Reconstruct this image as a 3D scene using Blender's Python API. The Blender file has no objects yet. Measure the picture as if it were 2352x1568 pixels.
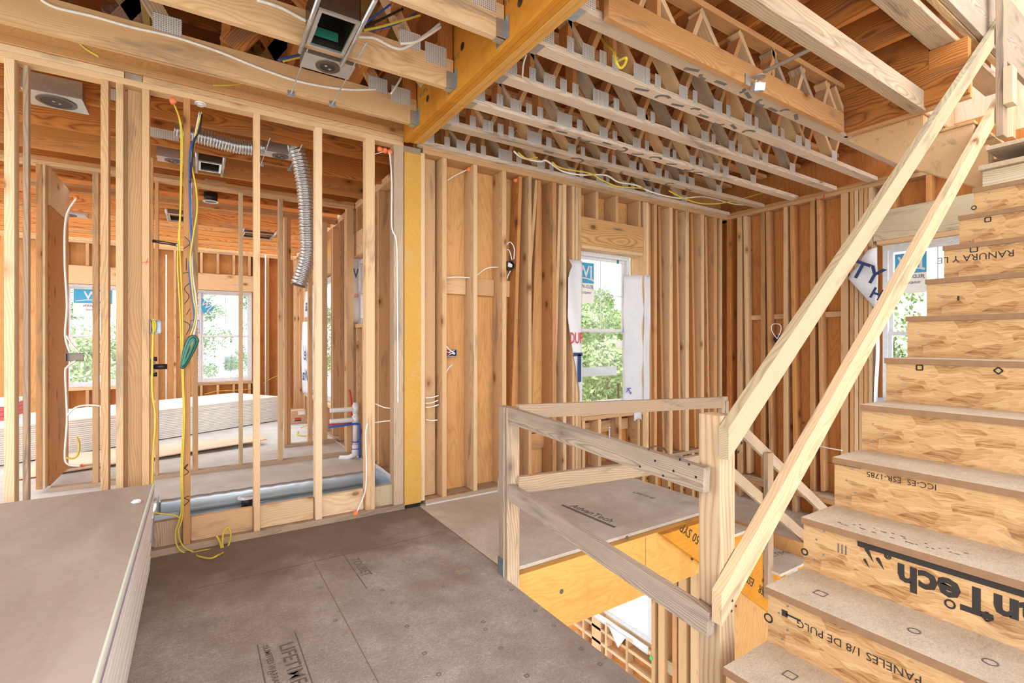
import bpy, bmesh, math, random
from mathutils import Vector, Matrix
random.seed(7)
S = bpy.context.scene
COL = S.collection
# ------------------------------------------------------------------ camera, sky, exposure
F_PX, CX, HY, ZC = 1128.0, 1176.0, 782.0, 1.38
YAW = math.atan((1176 - 450) / 1128.0)
cd = bpy.data.cameras.new('camera'); cam = bpy.data.objects.new('camera', cd); COL.objects.link(cam)
cd.sensor_width = 36.0; cd.lens = F_PX / 2352 * 36.0; cd.shift_y = -2.0 / 2352; cd.clip_start = 0.02; cd.clip_end = 300
cam.location = (0, 0, ZC); cam.rotation_euler = (math.pi / 2, 0, -YAW)
S.camera = cam
W = bpy.data.worlds.new('sky'); S.world = W; W.use_nodes = True
bg = W.node_tree.nodes['Background']
bg.inputs[0].default_value = (0.93, 0.965, 1.0, 1); bg.inputs[1].default_value = 1.0
sl = bpy.data.lights.new('sun', 'SUN'); so = bpy.data.objects.new('sun', sl); COL.objects.link(so)
sl.energy = .35; sl.angle = math.radians(70); sl.color = (1, .97, .93)
so.rotation_euler = (math.radians(66), 0, math.radians(-12))
so.location = (8, 8, 12)
vs = S.view_settings
vs.view_transform = 'Standard'; vs.look = 'None'; vs.gamma = 1; vs.exposure = 1.85; vs.use_curve_mapping = False
S.cycles.max_bounces = 10; S.cycles.diffuse_bounces = 6
# ------------------------------------------------------------------ known planes of the room, read from the picture
Fw = (math.sin(YAW), math.cos(YAW)); Rt = (math.cos(YAW), -math.sin(YAW))
def ray(x, y):
    u = (x - CX) / F_PX; v = (HY - y) / F_PX
    return (Fw[0] + Rt[0] * u, Fw[1] + Rt[1] * u, v)
def aY(x, y, Y):
    r = ray(x, y); t = Y / r[1]; return Vector((r[0] * t, Y, r[2] * t + ZC))
def aX(x, y, X):
    r = ray(x, y); t = X / r[0]; return Vector((X, r[1] * t, r[2] * t + ZC))
def aZ(x, y, Z):
    r = ray(x, y); t = (Z - ZC) / r[2]; return Vector((r[0] * t, r[1] * t, Z))
def XY(x, Y=3.86): return aY(x, 782, Y)[0]
def YX(x, X=5.81): return aX(x, 782, X)[1]
# ------------------------------------------------------------------ materials
MATS = {}
class NT:
    def __init__(s, name):
        m = bpy.data.materials.new(name); m.use_nodes = True; MATS[name] = m
        s.m = m; s.t = m.node_tree; s.t.nodes.clear()
        s.out = s.n('ShaderNodeOutputMaterial'); s.b = s.n('ShaderNodeBsdfPrincipled')
        s.t.links.new(s.b.outputs[0], s.out.inputs[0])
    def n(s, typ, **kw):
        nd = s.t.nodes.new(typ)
        for k, v in kw.items(): setattr(nd, k, v)
        return nd
    def l(s, a, b): s.t.links.new(a, b)
    def math(s, op, a, b=None, c=None):
        nd = s.n('ShaderNodeMath', operation=op)
        for i, v in enumerate((a, b, c)):
            if v is None: continue
            if isinstance(v, (int, float)): nd.inputs[i].default_value = v
            else: s.l(v, nd.inputs[i])
        return nd.outputs[0]
    def noise(s, vec, scale, detail=3, rough=.55, dist=0, sc=None):
        if sc:
            mp = s.n('ShaderNodeMapping'); mp.inputs['Scale'].default_value = sc; s.l(vec, mp.inputs[0]); vec = mp.outputs[0]
        nd = s.n('ShaderNodeTexNoise'); nd.inputs['Scale'].default_value = scale; nd.inputs['Detail'].default_value = detail
        nd.inputs['Roughness'].default_value = rough; nd.inputs['Distortion'].default_value = dist
        s.l(vec, nd.inputs['Vector']); return nd.outputs['Fac']
    def ramp(s, fac, stops):
        nd = s.n('ShaderNodeValToRGB'); e = nd.color_ramp.elements
        while len(e) < len(stops): e.new(.5)
        for el, (p, c) in zip(e, stops):
            el.position = p; el.color = (c[0], c[1], c[2], 1) if not isinstance(c, (int, float)) else (c, c, c, 1)
        s.l(fac, nd.inputs[0]); return nd.outputs[0]
    def mix(s, fac, a, b, typ='MIX'):
        nd = s.n('ShaderNodeMix', data_type='RGBA', blend_type=typ)
        if isinstance(fac, (int, float)): nd.inputs[0].default_value = fac
        else: s.l(fac, nd.inputs[0])
        for i, v in ((6, a), (7, b)):
            if isinstance(v, tuple): nd.inputs[i].default_value = (v[0], v[1], v[2], 1)
            else: s.l(v, nd.inputs[i])
        return nd.outputs[2]
    def bump(s, h, st=.3, d=.002):
        nd = s.n('ShaderNodeBump'); nd.inputs['Strength'].default_value = st; nd.inputs['Distance'].default_value = d
        s.l(h, nd.inputs['Height']); s.l(nd.outputs[0], s.b.inputs['Normal'])
def srgb(r, g, b):
    f = lambda c: ((c / 255 + .055) / 1.055) ** 2.4 if c > 10 else c / 255 / 12.92
    return (f(r), f(g), f(b))
def plain(name, col, rough=.6, metal=0, emit=None, alpha=None, trans=None):
    N = NT(name); N.b.inputs['Base Color'].default_value = (*col, 1); N.b.inputs['Roughness'].default_value = rough
    N.b.inputs['Metallic'].default_value = metal
    tc = N.n('ShaderNodeTexCoord'); f = N.noise(tc.outputs['Object'], 25, 2)
    c = N.mix(1.0, N.ramp(f, [(.3, tuple(v * .9 for v in col)), (.7, tuple(min(1, v * 1.06) for v in col))]), (1, 1, 1), 'MULTIPLY')
    N.l(c, N.b.inputs['Base Color'])
    return N
def wood(name, light, dark, weather=0.0, wcol=(.22, .19, .16), ring=.011, var=.16, stain=0.0, contrast=.6):
    """Solid lumber: growth rings around an axis along the board (local X), fibres, knots, blue-grey stain."""
    N = NT(name); tc = N.n('ShaderNodeTexCoord'); oi = N.n('ShaderNodeObjectInfo'); rnd = oi.outputs['Random']
    off = N.n('ShaderNodeCombineXYZ')
    N.l(N.math('MULTIPLY', rnd, 37.0), off.inputs[0])
    N.l(N.math('MULTIPLY', N.math('FRACT', N.math('MULTIPLY', rnd, 17.3)), .14), off.inputs[1])
    N.l(N.math('MULTIPLY', N.math('FRACT', N.math('MULTIPLY', rnd, 91.7)), .14), off.inputs[2])
    va = N.n('ShaderNodeVectorMath', operation='ADD'); N.l(tc.outputs['Object'], va.inputs[0]); N.l(off.outputs[0], va.inputs[1])
    P = va.outputs[0]
    sep = N.n('ShaderNodeSeparateXYZ'); N.l(P, sep.inputs[0])
    w1 = N.noise(P, 1.0, 2, .5, 0, (1.1, 3, 3)); w2 = N.noise(P, 1.0, 2, .6, 0, (3.5, 14, 14))
    r = N.math('SQRT', N.math('ADD', N.math('POWER', N.math('ADD', sep.outputs[1], .03), 2), N.math('POWER', N.math('ADD', sep.outputs[2], .02), 2)))
    r = N.math('ADD', r, N.math('MULTIPLY', N.math('SUBTRACT', w1, .5), .13))
    r = N.math('ADD', r, N.math('MULTIPLY', N.math('SUBTRACT', w2, .5), .012))
    fr = N.math('FRACT', N.math('DIVIDE', r, ring))
    band = N.math('POWER', N.math('ABSOLUTE', N.math('SUBTRACT', N.math('MULTIPLY', fr, 2), .9)), 1.6)
    fib = N.noise(P, 1.0, 3, .7, 0, (6, 260, 260))
    f = N.math('ADD', N.math('MULTIPLY', band, contrast), N.math('MULTIPLY', fib, .5))
    c = N.ramp(f, [(.12, light), (.62, tuple(light[i] * .55 + dark[i] * .45 for i in range(3))), (1.0, dark)])
    vo = N.n('ShaderNodeTexVoronoi'); vo.inputs['Scale'].default_value = 3.2
    mp = N.n('ShaderNodeMapping'); mp.inputs['Scale'].default_value = (.8, 1.4, 1.4); N.l(P, mp.inputs[0]); N.l(mp.outputs[0], vo.inputs['Vector'])
    kn = N.ramp(vo.outputs['Distance'], [(.07, 1.0), (.10, 0.0)])
    c = N.mix(kn, c, (.10, .035, .012))
    halo = N.ramp(vo.outputs['Distance'], [(.09, .6), (.22, 0.0)])
    c = N.mix(halo, c, tuple(dark[i] * .75 for i in range(3)))
    br = N.math('ADD', N.math('MULTIPLY', rnd, var * 2), 1 - var)
    cc = N.n('ShaderNodeCombineColor')
    N.l(br, cc.inputs[0]); N.l(N.math('POWER', br, 1.25), cc.inputs[1]); N.l(N.math('POWER', br, 1.6), cc.inputs[2])
    c = N.mix(1.0, c, cc.outputs[0], 'MULTIPLY')
    if weather:
        wn = N.noise(P, 1.0, 3, .6, 0, (2.2, 9, 9))
        c = N.mix(N.math('MULTIPLY', N.ramp(wn, [(.3, 0.0), (.7, 1.0)]), weather), c, wcol)
    st = N.noise(P, 1.0, 4, .65, .6, (1.3, 10, 10))
    c = N.mix(N.math('MULTIPLY', N.ramp(st, [(.56, 0.0), (.70, 1.0)]), .5 + stain), c, (.13, .115, .10))
    N.l(c, N.b.inputs['Base Color']); N.b.inputs['Roughness'].default_value = .72
    N.b.inputs['Specular IOR Level'].default_value = .2
    N.bump(f, .18, .0015)
wood('pine', srgb(214, 180, 140), srgb(178, 126, 78), ring=.008, contrast=.42)
wood('pine_pale', srgb(222, 196, 160), srgb(190, 146, 102), ring=.010, contrast=.42)
wood('pine_red', srgb(204, 158, 110), srgb(162, 102, 56), ring=.008, contrast=.45)
wood('pine_orange', srgb(206, 150, 92), srgb(156, 92, 44), ring=.008, contrast=.5)
wood('pine_weathered', srgb(205, 180, 152), srgb(140, 106, 76), weather=.55, wcol=srgb(150, 138, 128), stain=.2, contrast=.5)
wood('newel', srgb(206, 178, 142), srgb(160, 124, 88), weather=.2, wcol=srgb(170, 156, 140), ring=.02)
wood('chord', srgb(222, 204, 186), srgb(176, 148, 122), weather=.5, wcol=srgb(196, 184, 174), stain=.1)
wood('pine_grey', srgb(190, 172, 152), srgb(122, 100, 80), weather=.7, wcol=srgb(138, 124, 110), ring=.006, contrast=.6)
wood('treated', srgb(204, 190, 162), srgb(160, 138, 104), ring=.007, contrast=.5)
wood('joist_brown', srgb(198, 132, 70), srgb(138, 78, 34), ring=.009, contrast=.7)
wood('rafter_yellow', srgb(176, 150, 92), srgb(116, 88, 44), ring=.008, contrast=.5)
wood('header_stained', srgb(206, 164, 112), srgb(150, 104, 60), stain=.5)
def ply(name, light, dark, blot, sc=1.0, warm=0.0, alongz=True):
    N = NT(name); tc = N.n('ShaderNodeTexCoord'); P = tc.outputs['Object']
    a = N.noise(P, sc, 2, .45, .8, (5, 5, .55) if alongz else (.9, 5, 5))
    f = N.math('FRACT', N.math('MULTIPLY', a, 16))
    b = N.math('POWER', N.math('ABSOLUTE', N.math('SUBTRACT', N.math('MULTIPLY', f, 2), 1)), 3)
    fib = N.noise(P, 1, 3, .7, 0, (170, 170, 5) if alongz else (5, 170, 170))
    big = N.noise(P, 1.3, 3, .6)
    v = N.math('ADD', N.math('MULTIPLY', b, .2), N.math('ADD', N.math('MULTIPLY', fib, .38), N.math('MULTIPLY', big, .5)))
    c = N.ramp(v, [(.2, light), (.85, dark)])
    s = N.noise(P, 1, 4, .65, .4, (2.6, 2.6, .9))
    c = N.mix(N.math('MULTIPLY', N.ramp(s, [(.56, 0.0), (.72, 1.0)]), .55), c, blot)
    vo = N.n('ShaderNodeTexVoronoi'); vo.inputs['Scale'].default_value = 2.6; N.l(P, vo.inputs['Vector'])
    c = N.mix(N.ramp(vo.outputs['Distance'], [(.04, .9), (.07, 0.0)]), c, (.14, .05, .02))
    N.l(c, N.b.inputs['Base Color']); N.b.inputs['Roughness'].default_value = .75; N.b.inputs['Specular IOR Level'].default_value = .15
ply('sheathing', srgb(226, 180, 124), srgb(186, 128, 72), srgb(150, 112, 74))
ply('sheathing_red', srgb(214, 150, 88), srgb(166, 98, 48), srgb(150, 90, 50))
ply('sheathing_pale', srgb(240, 222, 200), srgb(214, 178, 142), srgb(214, 190, 166))
ply('lvl', srgb(216, 170, 98), srgb(190, 134, 64), srgb(184, 122, 58), 1.2, alongz=False)
ply('lvl_deep', srgb(210, 148, 56), srgb(178, 112, 34), srgb(160, 92, 30), 1.1, alongz=False)
ply('lvl_post', srgb(212, 170, 92), srgb(190, 138, 54), srgb(196, 168, 120), 2.5)
def osb():
    N = NT('osb'); tc = N.n('ShaderNodeTexCoord'); P = tc.outputs['Object']; cols = []; 
    dn = N.n('ShaderNodeTexNoise'); dn.inputs['Scale'].default_value = 7; N.l(P, dn.inputs['Vector'])
    dv = N.n('ShaderNodeVectorMath', operation='SCALE'); N.l(dn.outputs['Color'], dv.inputs[0]); dv.inputs['Scale'].default_value = .05
    dd = N.n('ShaderNodeVectorMath', operation='ADD'); N.l(P, dd.inputs[0]); N.l(dv.outputs[0], dd.inputs[1])
    def cells(ang, sc):
        mp = N.n('ShaderNodeMapping'); mp.inputs['Rotation'].default_value = (ang, 0, 0); mp.inputs['Scale'].default_value = sc
        N.l(dd.outputs[0], mp.inputs[0]); vo = N.n('ShaderNodeTexVoronoi'); vo.inputs['Scale'].default_value = 1.0
        N.l(mp.outputs[0], vo.inputs['Vector']); sp = N.n('ShaderNodeSeparateColor'); N.l(vo.outputs['Color'], sp.inputs[0]); return sp.outputs[0], sp.outputs[1]
    def streak(ang):
        mp = N.n('ShaderNodeMapping'); mp.inputs['Rotation'].default_value = (ang, 0, 0); mp.inputs['Scale'].default_value = (20, 16, 250)
        N.l(dd.outputs[0], mp.inputs[0]); return N.noise(mp.outputs[0], 1.0, 3, .65)
    r1, g1 = cells(.3, (12, 9, 30)); r2, g2 = cells(-.5, (12, 14, 40))
    v = N.mix(N.ramp(r1, [(.40, 0.0), (.42, 1.0)]), streak(.1), streak(.7))
    v = N.mix(N.ramp(r1, [(.72, 0.0), (.74, 1.0)]), v, streak(-.6))
    v = N.mix(N.ramp(r2, [(.80, 0.0), (.82, 1.0)]), v, streak(1.2))
    f = N.math('ADD', N.math('MULTIPLY', v, .55), N.math('ADD', N.math('MULTIPLY', g1, .18), N.math('MULTIPLY', g2, .16)))
    c = N.ramp(f, [(.24, srgb(138, 94, 54)), (.36, srgb(186, 144, 96)), (.50, srgb(204, 166, 118)), (.66, srgb(214, 180, 134)), (.78, srgb(188, 142, 92))])
    g = N.noise(P, 1.6, 4, .6)
    geo = N.n('ShaderNodeSeparateXYZ'); N.l(P, geo.inputs[0])
    c = N.mix(N.math('MULTIPLY', N.ramp(g, [(.42, 0.0), (.7, 1.0)]), .3), c, srgb(172, 146, 118))
    N.l(c, N.b.inputs['Base Color']); N.b.inputs['Roughness'].default_value = .6; N.b.inputs['Specular IOR Level'].default_value = .25
    N.bump(f, .15, .001)
osb()
def floorm(name, a, b, c3, mud):
    N = NT(name); tc = N.n('ShaderNodeTexCoord'); P = tc.outputs['Object']
    n1 = N.noise(P, 1.1, 5, .62, .3); n2 = N.noise(P, 60, 3, .7, 1.5, (1, 2.2, 1)); n3 = N.noise(P, 95, 2, .7, 2.0, (2.4, 1, 1)); n4 = N.noise(P, 5, 4, .6)
    f = N.math('ADD', N.math('MULTIPLY', n2, .45), N.math('ADD', N.math('MULTIPLY', n3, .35), N.math('MULTIPLY', n4, .3)))
    c = N.ramp(f, [(.36, a), (.56, b), (.74, c3)])
    c = N.mix(N.math('MULTIPLY', N.ramp(n1, [(.46, 0.0), (.66, 1.0)]), .62), c, mud)
    if name == 'subfloor':   # darker brown towards the foot of the partition
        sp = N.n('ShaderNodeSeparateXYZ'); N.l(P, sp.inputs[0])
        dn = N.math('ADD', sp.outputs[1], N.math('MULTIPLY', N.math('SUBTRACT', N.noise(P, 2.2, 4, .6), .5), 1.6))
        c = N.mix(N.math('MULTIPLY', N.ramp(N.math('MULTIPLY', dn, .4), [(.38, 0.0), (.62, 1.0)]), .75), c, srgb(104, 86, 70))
    N.l(c, N.b.inputs['Base Color']); N.b.inputs['Roughness'].default_value = .7; N.b.inputs['Specular IOR Level'].default_value = .25
    N.bump(f, .2, .001)
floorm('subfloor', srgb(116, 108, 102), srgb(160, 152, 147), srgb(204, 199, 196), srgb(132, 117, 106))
floorm('subfloor_lit', srgb(160, 152, 140), srgb(200, 193, 182), srgb(222, 217, 208), srgb(168, 156, 140))  # platform and landing sheets, window light put into their paler colour
floorm('subfloor_far', srgb(168, 166, 162), srgb(206, 205, 202), srgb(228, 227, 224), srgb(190, 184, 174))
floorm('tread', srgb(146, 132, 114), srgb(186, 172, 152), srgb(210, 200, 184), srgb(178, 150, 118))
plain('edge_ply', srgb(140, 118, 98), .8); plain('edge_dark', srgb(146, 112, 82), .8)
plain('black_ink', srgb(48, 42, 38), .8); plain('faint_ink', srgb(108, 100, 96), .8)
plain('spray_paint', srgb(112, 110, 108), .8)
plain('white_vinyl', srgb(212, 213, 218), .4); plain('grey_line', srgb(176, 172, 174), .6)
plain('red_ink', srgb(200, 70, 60), .7); plain('blue_ink', srgb(40, 60, 110), .7); plain('sky_blue', srgb(60, 160, 205), .5)
plain('purple_ink', srgb(80, 70, 170), .7)
plain('tape_purple', srgb(178, 160, 190), .6); plain('wire_white', srgb(232, 230, 226), .5); plain('wire_yellow', srgb(206, 184, 62), .5)
plain('wire_blue', srgb(30, 80, 160), .4); plain('wire_black', srgb(28, 26, 28), .4); plain('box_black', srgb(24, 22, 26), .4)
plain('teal_wire', srgb(46, 128, 112), .5); plain('foam_orange', srgb(238, 130, 84), .8)
plain('pvc', srgb(226, 226, 230), .35); plain('pex_red', srgb(196, 36, 40), .35); plain('pex_blue', srgb(24, 84, 176), .35)
plain('green_paint', srgb(60, 200, 90), .7); plain('cardboard', srgb(196, 160, 128), .8)
plain('steel_grey', srgb(150, 160, 172), .4, .8); plain('chrome_dark', srgb(110, 100, 92), .35, .9)
plain('asphalt_pale', srgb(216, 212, 206), .9); plain('house_white', srgb(235, 236, 240), .7); plain('trunk', srgb(120, 96, 76), .9)
def drywall(name, a, b):
    N = NT(name); tc = N.n('ShaderNodeTexCoord'); P = tc.outputs['Object']
    n = N.noise(P, 1.2, 4, .55, .5, (2.2, .8, 1)); m = N.noise(P, 30, 3, .7)
    c = N.ramp(N.math('ADD', N.math('MULTIPLY', n, .8), N.math('MULTIPLY', m, .2)), [(.35, a), (.65, b)])
    N.l(c, N.b.inputs['Base Color']); N.b.inputs['Roughness'].default_value = .85; N.b.inputs['Specular IOR Level'].default_value = .1
drywall('paper_brown', srgb(160, 146, 134), srgb(184, 172, 162)); drywall('paper_white', srgb(226, 224, 220), srgb(240, 238, 234))
drywall('paper_green', srgb(206, 218, 206), srgb(222, 230, 220)); drywall('paper_cream', srgb(232, 224, 208), srgb(240, 234, 222))
drywall('wrap', srgb(196, 198, 206), srgb(218, 220, 226))
def metal(name, col, rough, sc, bstr, pat=False):
    N = NT(name); tc = N.n('ShaderNodeTexCoord'); P = tc.outputs['Object']
    N.b.inputs['Base Color'].default_value = (*col, 1); N.b.inputs['Metallic'].default_value = .45 if pat else .85; N.b.inputs['Roughness'].default_value = rough
    h = N.noise(P, sc, 2)
    if pat:
        w = N.n('ShaderNodeTexWave'); w.inputs['Scale'].default_value = 26; w.inputs['Distortion'].default_value = 0; w.bands_direction = 'X'; N.l(P, w.inputs[0])
        w2 = N.n('ShaderNodeTexWave'); w2.inputs['Scale'].default_value = 30; w2.bands_direction = 'Z'; N.l(P, w2.inputs[0])
        h = N.math('MULTIPLY', w.outputs['Fac'], w2.outputs['Fac'])
        c = N.ramp(h, [(.1, tuple(v * 1.1 for v in col)), (.75, tuple(v * .45 for v in col))]); N.l(c, N.b.inputs['Base Color'])
    else:
        c = N.ramp(h, [(.3, tuple(v * .85 for v in col)), (.7, col)]); N.l(c, N.b.inputs['Base Color'])
    N.bump(h, bstr, .002)
metal('galvanised', srgb(206, 212, 218), .33, 14, .25); metal('plate', srgb(214, 214, 216), .5, 20, .6, True)
metal('hanger_steel', srgb(190, 204, 214), .38, 40, .2)
metal('foil', srgb(204, 204, 206), .28, 60, .9); metal('pan_metal', srgb(198, 210, 220), .42, 5, .3)
def glass():
    N = NT('glass'); N.t.nodes.remove(N.b)
    tr = N.n('ShaderNodeBsdfTransparent'); gl = N.n('ShaderNodeBsdfGlossy'); gl.inputs['Roughness'].default_value = .03
    mx = N.n('ShaderNodeMixShader'); lw = N.n('ShaderNodeLayerWeight'); fac = N.math('ADD', N.math('MULTIPLY', N.math('POWER', lw.outputs['Facing'], 4), .35), .02)
    tr.inputs[0].default_value = (.97, .98, .98, 1)
    N.l(fac, mx.inputs[0]); N.l(tr.outputs[0], mx.inputs[1]); N.l(gl.outputs[0], mx.inputs[2]); N.l(mx.outputs[0], N.out.inputs[0])
glass()
def leaf(name, a, b):
    N = NT(name); g = N.n('ShaderNodeNewGeometry'); c = N.ramp(g.outputs['Random Per Island'], [(0, a), (1, b)])
    N.l(c, N.b.inputs['Base Color']); N.b.inputs['Roughness'].default_value = .7
leaf('leaf_green', srgb(122, 146, 98), srgb(190, 202, 150)); leaf('leaf_pale', srgb(170, 180, 124), srgb(222, 218, 170)); leaf('leaf_pine', srgb(104, 132, 98), srgb(164, 186, 144))
N = NT('ground'); tc = N.n('ShaderNodeTexCoord'); f = N.noise(tc.outputs['Object'], .35, 5, .6)
N.l(N.ramp(f, [(.4, srgb(232, 226, 214)), (.6, srgb(214, 212, 186))]), N.b.inputs['Base Color']); N.b.inputs['Roughness'].default_value = .95
# ------------------------------------------------------------------ builders
def link(name, me, mat, parent=None, world=Matrix()):
    o = bpy.data.objects.new(name, me); COL.objects.link(o)
    if mat is not None:
        for m in (mat if isinstance(mat, (list, tuple)) else [mat]): me.materials.append(MATS[m])
    if parent is not None:
        o.parent = parent; o.matrix_basis = parent_inv(parent) @ world
    else: o.matrix_basis = world
    return o
MW = {}
def parent_inv(p):
    m = p.matrix_basis.copy(); q = p.parent
    while q is not None: m = q.matrix_basis @ m; q = q.parent
    return m.inverted()
def tag(o, label=None, cat=None, group=None, kind=None):
    if label: o['label'] = label
    if cat: o['category'] = cat
    if group: o['group'] = group
    if kind: o['kind'] = kind
    return o
def empty(name, loc, label=None, cat=None, group=None, kind=None):
    o = bpy.data.objects.new(name, None); COL.objects.link(o); o.location = loc; o.empty_display_size = .1
    o.matrix_basis = Matrix.Translation(Vector(loc))
    return tag(o, label, cat, group, kind)
def boxmesh(name, L, w, h, bev=.0015):
    me = bpy.data.meshes.new(name); bm = bmesh.new()
    bmesh.ops.create_cube(bm, size=1, matrix=Matrix.Diagonal((L, w, h, 1)))
    if bev: bmesh.ops.bevel(bm, geom=bm.edges[:], offset=min(bev, L * .2, w * .2, h * .2), segments=1, affect='EDGES', profile=.5)
    bm.to_mesh(me); bm.free(); return me
def member(name, a, b, w, h, mat, parent=None, up=(0, 0, 1), bev=.0015, roll=0):
    """a board from a to b (centre line); w across, h along 'up'; its grain runs along local X"""
    a = Vector(a); b = Vector(b); d = b - a; L = d.length; x = d.normalized(); u = Vector(up)
    u = (u - x * u.dot(x)).normalized(); y = u.cross(x)
    R = Matrix((x, y, u)).transposed().to_4x4()
    if roll: R = R @ Matrix.Rotation(roll, 4, 'X')
    return link(name, boxmesh(name, L, w, h, bev), mat, parent, Matrix.Translation((a + b) / 2) @ R)
def bx(name, x0, x1, y0, y1, z0, z1, mat, parent=None, bev=.0015):
    d = (abs(x1 - x0), abs(y1 - y0), abs(z1 - z0)); c = Vector(((x0 + x1) / 2, (y0 + y1) / 2, (z0 + z1) / 2)); k = d.index(max(d))
    e = Vector((0, 0, 0)); e[k] = d[k] / 2
    if k == 0: return member(name, c - e, c + e, d[1], d[2], mat, parent, (0, 0, 1), bev)
    if k == 1: return member(name, c - e, c + e, d[0], d[2], mat, parent, (0, 0, 1), bev)
    return member(name, c - e, c + e, d[0], d[1], mat, parent, (0, 1, 0), bev)
def slab(name, x0, x1, y0, y1, z0, z1, mat, parent=None, bev=0):
    c = Vector(((x0 + x1) / 2, (y0 + y1) / 2, (z0 + z1) / 2))
    return link(name, boxmesh(name, abs(x1 - x0), abs(y1 - y0), abs(z1 - z0), bev), mat, parent, Matrix.Translation(c))
def poly(name, pts, n, mat, parent=None):
    """prism: polygon pts extruded by vector n"""
    me = bpy.data.meshes.new(name); bm = bmesh.new(); n = Vector(n)
    c = sum((Vector(p) for p in pts), Vector()) / len(pts)
    A = [bm.verts.new(Vector(p) - c) for p in pts]; B = [bm.verts.new(Vector(p) - c + n) for p in pts]
    bm.faces.new(A); bm.faces.new(B[::-1])
    for i in range(len(A)): bm.faces.new((A[i], B[i], B[(i + 1) % len(A)], A[(i + 1) % len(A)]))
    bmesh.ops.recalc_face_normals(bm, faces=bm.faces[:]); bm.to_mesh(me); bm.free()
    return link(name, me, mat, parent, Matrix.Translation(c))
def smooth_pts(pts, k=6):
    P = [Vector(p) for p in pts]
    if len(P) < 3: return P
    out = []; Q = [P[0]] + P + [P[-1]]
    for i in range(1, len(Q) - 2):
        for j in range(k):
            t = j / k; a, b, c, d = Q[i - 1], Q[i], Q[i + 1], Q[i + 2]
            out.append(.5 * ((2 * b) + (c - a) * t + (2 * a - 5 * b + 4 * c - d) * t * t + (3 * b - a - 3 * c + d) * t ** 3))
    out.append(P[-1]); return out
def tube(name, pts, r, mat, parent=None, seg=8, k=6, rib=None, flat=1.0, cap=True, sm=True):
    P = smooth_pts(pts, k); me = bpy.data.meshes.new(name); bm = bmesh.new(); org = P[0].copy(); rings = []
    if rib:
        Q = [P[0]]; acc = 0
        L = sum((P[i + 1] - P[i]).length for i in range(len(P) - 1)); n = int(L / rib) * 4; step = L / n; i = 0; pos = 0.0
        out = [P[0].copy()]; cur = P[0].copy(); rem = step; i = 0
        while i < len(P) - 1 and len(out) <= n:
            dseg = (P[i + 1] - cur).length
            if dseg < rem: rem -= dseg; cur = P[i + 1].copy(); i += 1
            else: cur = cur + (P[i + 1] - cur).normalized() * rem; out.append(cur.copy()); rem = step
        P = out
    t0 = (P[1] - P[0]).normalized(); u = t0.orthogonal().normalized()
    for i, p in enumerate(P):
        t = (P[min(i + 1, len(P) - 1)] - P[max(i - 1, 0)]).normalized(); u = (u - t * u.dot(t)).normalized(); v = t.cross(u)
        rr = r * (1 + (.11 if i % 4 < 2 else -.11)) if rib else r
        if rib: rr *= 1 + random.uniform(-.02, .02)
        rings.append([bm.verts.new(p - org + (u * math.cos(2 * math.pi * s / seg) + v * flat * math.sin(2 * math.pi * s / seg)) * rr) for s in range(seg)])
    for a, b in zip(rings[:-1], rings[1:]):
        for s in range(seg):
            fc = bm.faces.new((a[s], a[(s + 1) % seg], b[(s + 1) % seg], b[s])); fc.smooth = sm
    if cap: bm.faces.new(rings[0][::-1]); bm.faces.new(rings[-1])
    bmesh.ops.recalc_face_normals(bm, faces=bm.faces[:]); bm.to_mesh(me); bm.free()
    return link(name, me, mat, parent, Matrix.Translation(org))
def cyl(name, a, b, r, mat, parent=None, seg=20, r2=None):
    a = Vector(a); b = Vector(b); d = b - a; me = bpy.data.meshes.new(name); bm = bmesh.new()
    bmesh.ops.create_cone(bm, cap_ends=True, segments=seg, radius1=r, radius2=r if r2 is None else r2, depth=d.length)
    for f in bm.faces: f.smooth = len(f.verts) == 4
    bm.to_mesh(me); bm.free()
    return link(name, me, mat, parent, Matrix.Translation((a + b) / 2) @ d.to_track_quat('Z', 'Y').to_matrix().to_4x4())
def ring(name, c, r0, r1, h, mat, parent=None, axis=(0, 0, 1), seg=28):
    me = bpy.data.meshes.new(name); bm = bmesh.new(); prof = [(r0, 0), (r1, 0), (r1, h), (r0, h)]; R = []
    for s in range(seg):
        a = 2 * math.pi * s / seg; R.append([bm.verts.new((p * math.cos(a), p * math.sin(a), z)) for p, z in prof])
    for s in range(seg):
        A, B = R[s], R[(s + 1) % seg]
        for k in range(4): bm.faces.new((A[k], B[k], B[(k + 1) % 4], A[(k + 1) % 4]))
    bmesh.ops.recalc_face_normals(bm, faces=bm.faces[:]); bm.to_mesh(me); bm.free()
    return link(name, me, mat, parent, Matrix.Translation(Vector(c)) @ Vector(axis).to_track_quat('Z', 'Y').to_matrix().to_4x4())
def text(name, s, size, pos, xdir, ydir, mat, parent=None, bold=0, sx=1.0):
    cu = bpy.data.curves.new(name, 'FONT'); cu.body = s; cu.size = size; cu.offset = bold; cu.align_x = 'CENTER'; cu.align_y = 'CENTER'; cu.resolution_u = 2
    cu.extrude = .0002
    t = bpy.data.objects.new(name, cu); COL.objects.link(t); bpy.context.view_layer.update()
    me = bpy.data.meshes.new_from_object(t.evaluated_get(bpy.context.evaluated_depsgraph_get())); bpy.data.objects.remove(t)
    me.materials.clear()
    x = Vector(xdir).normalized(); y = Vector(ydir).normalized(); z = x.cross(y)
    R = Matrix((x * sx, y, z)).transposed().to_4x4()
    return link(name, me, mat, parent, Matrix.Translation(Vector(pos)) @ R)
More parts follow.
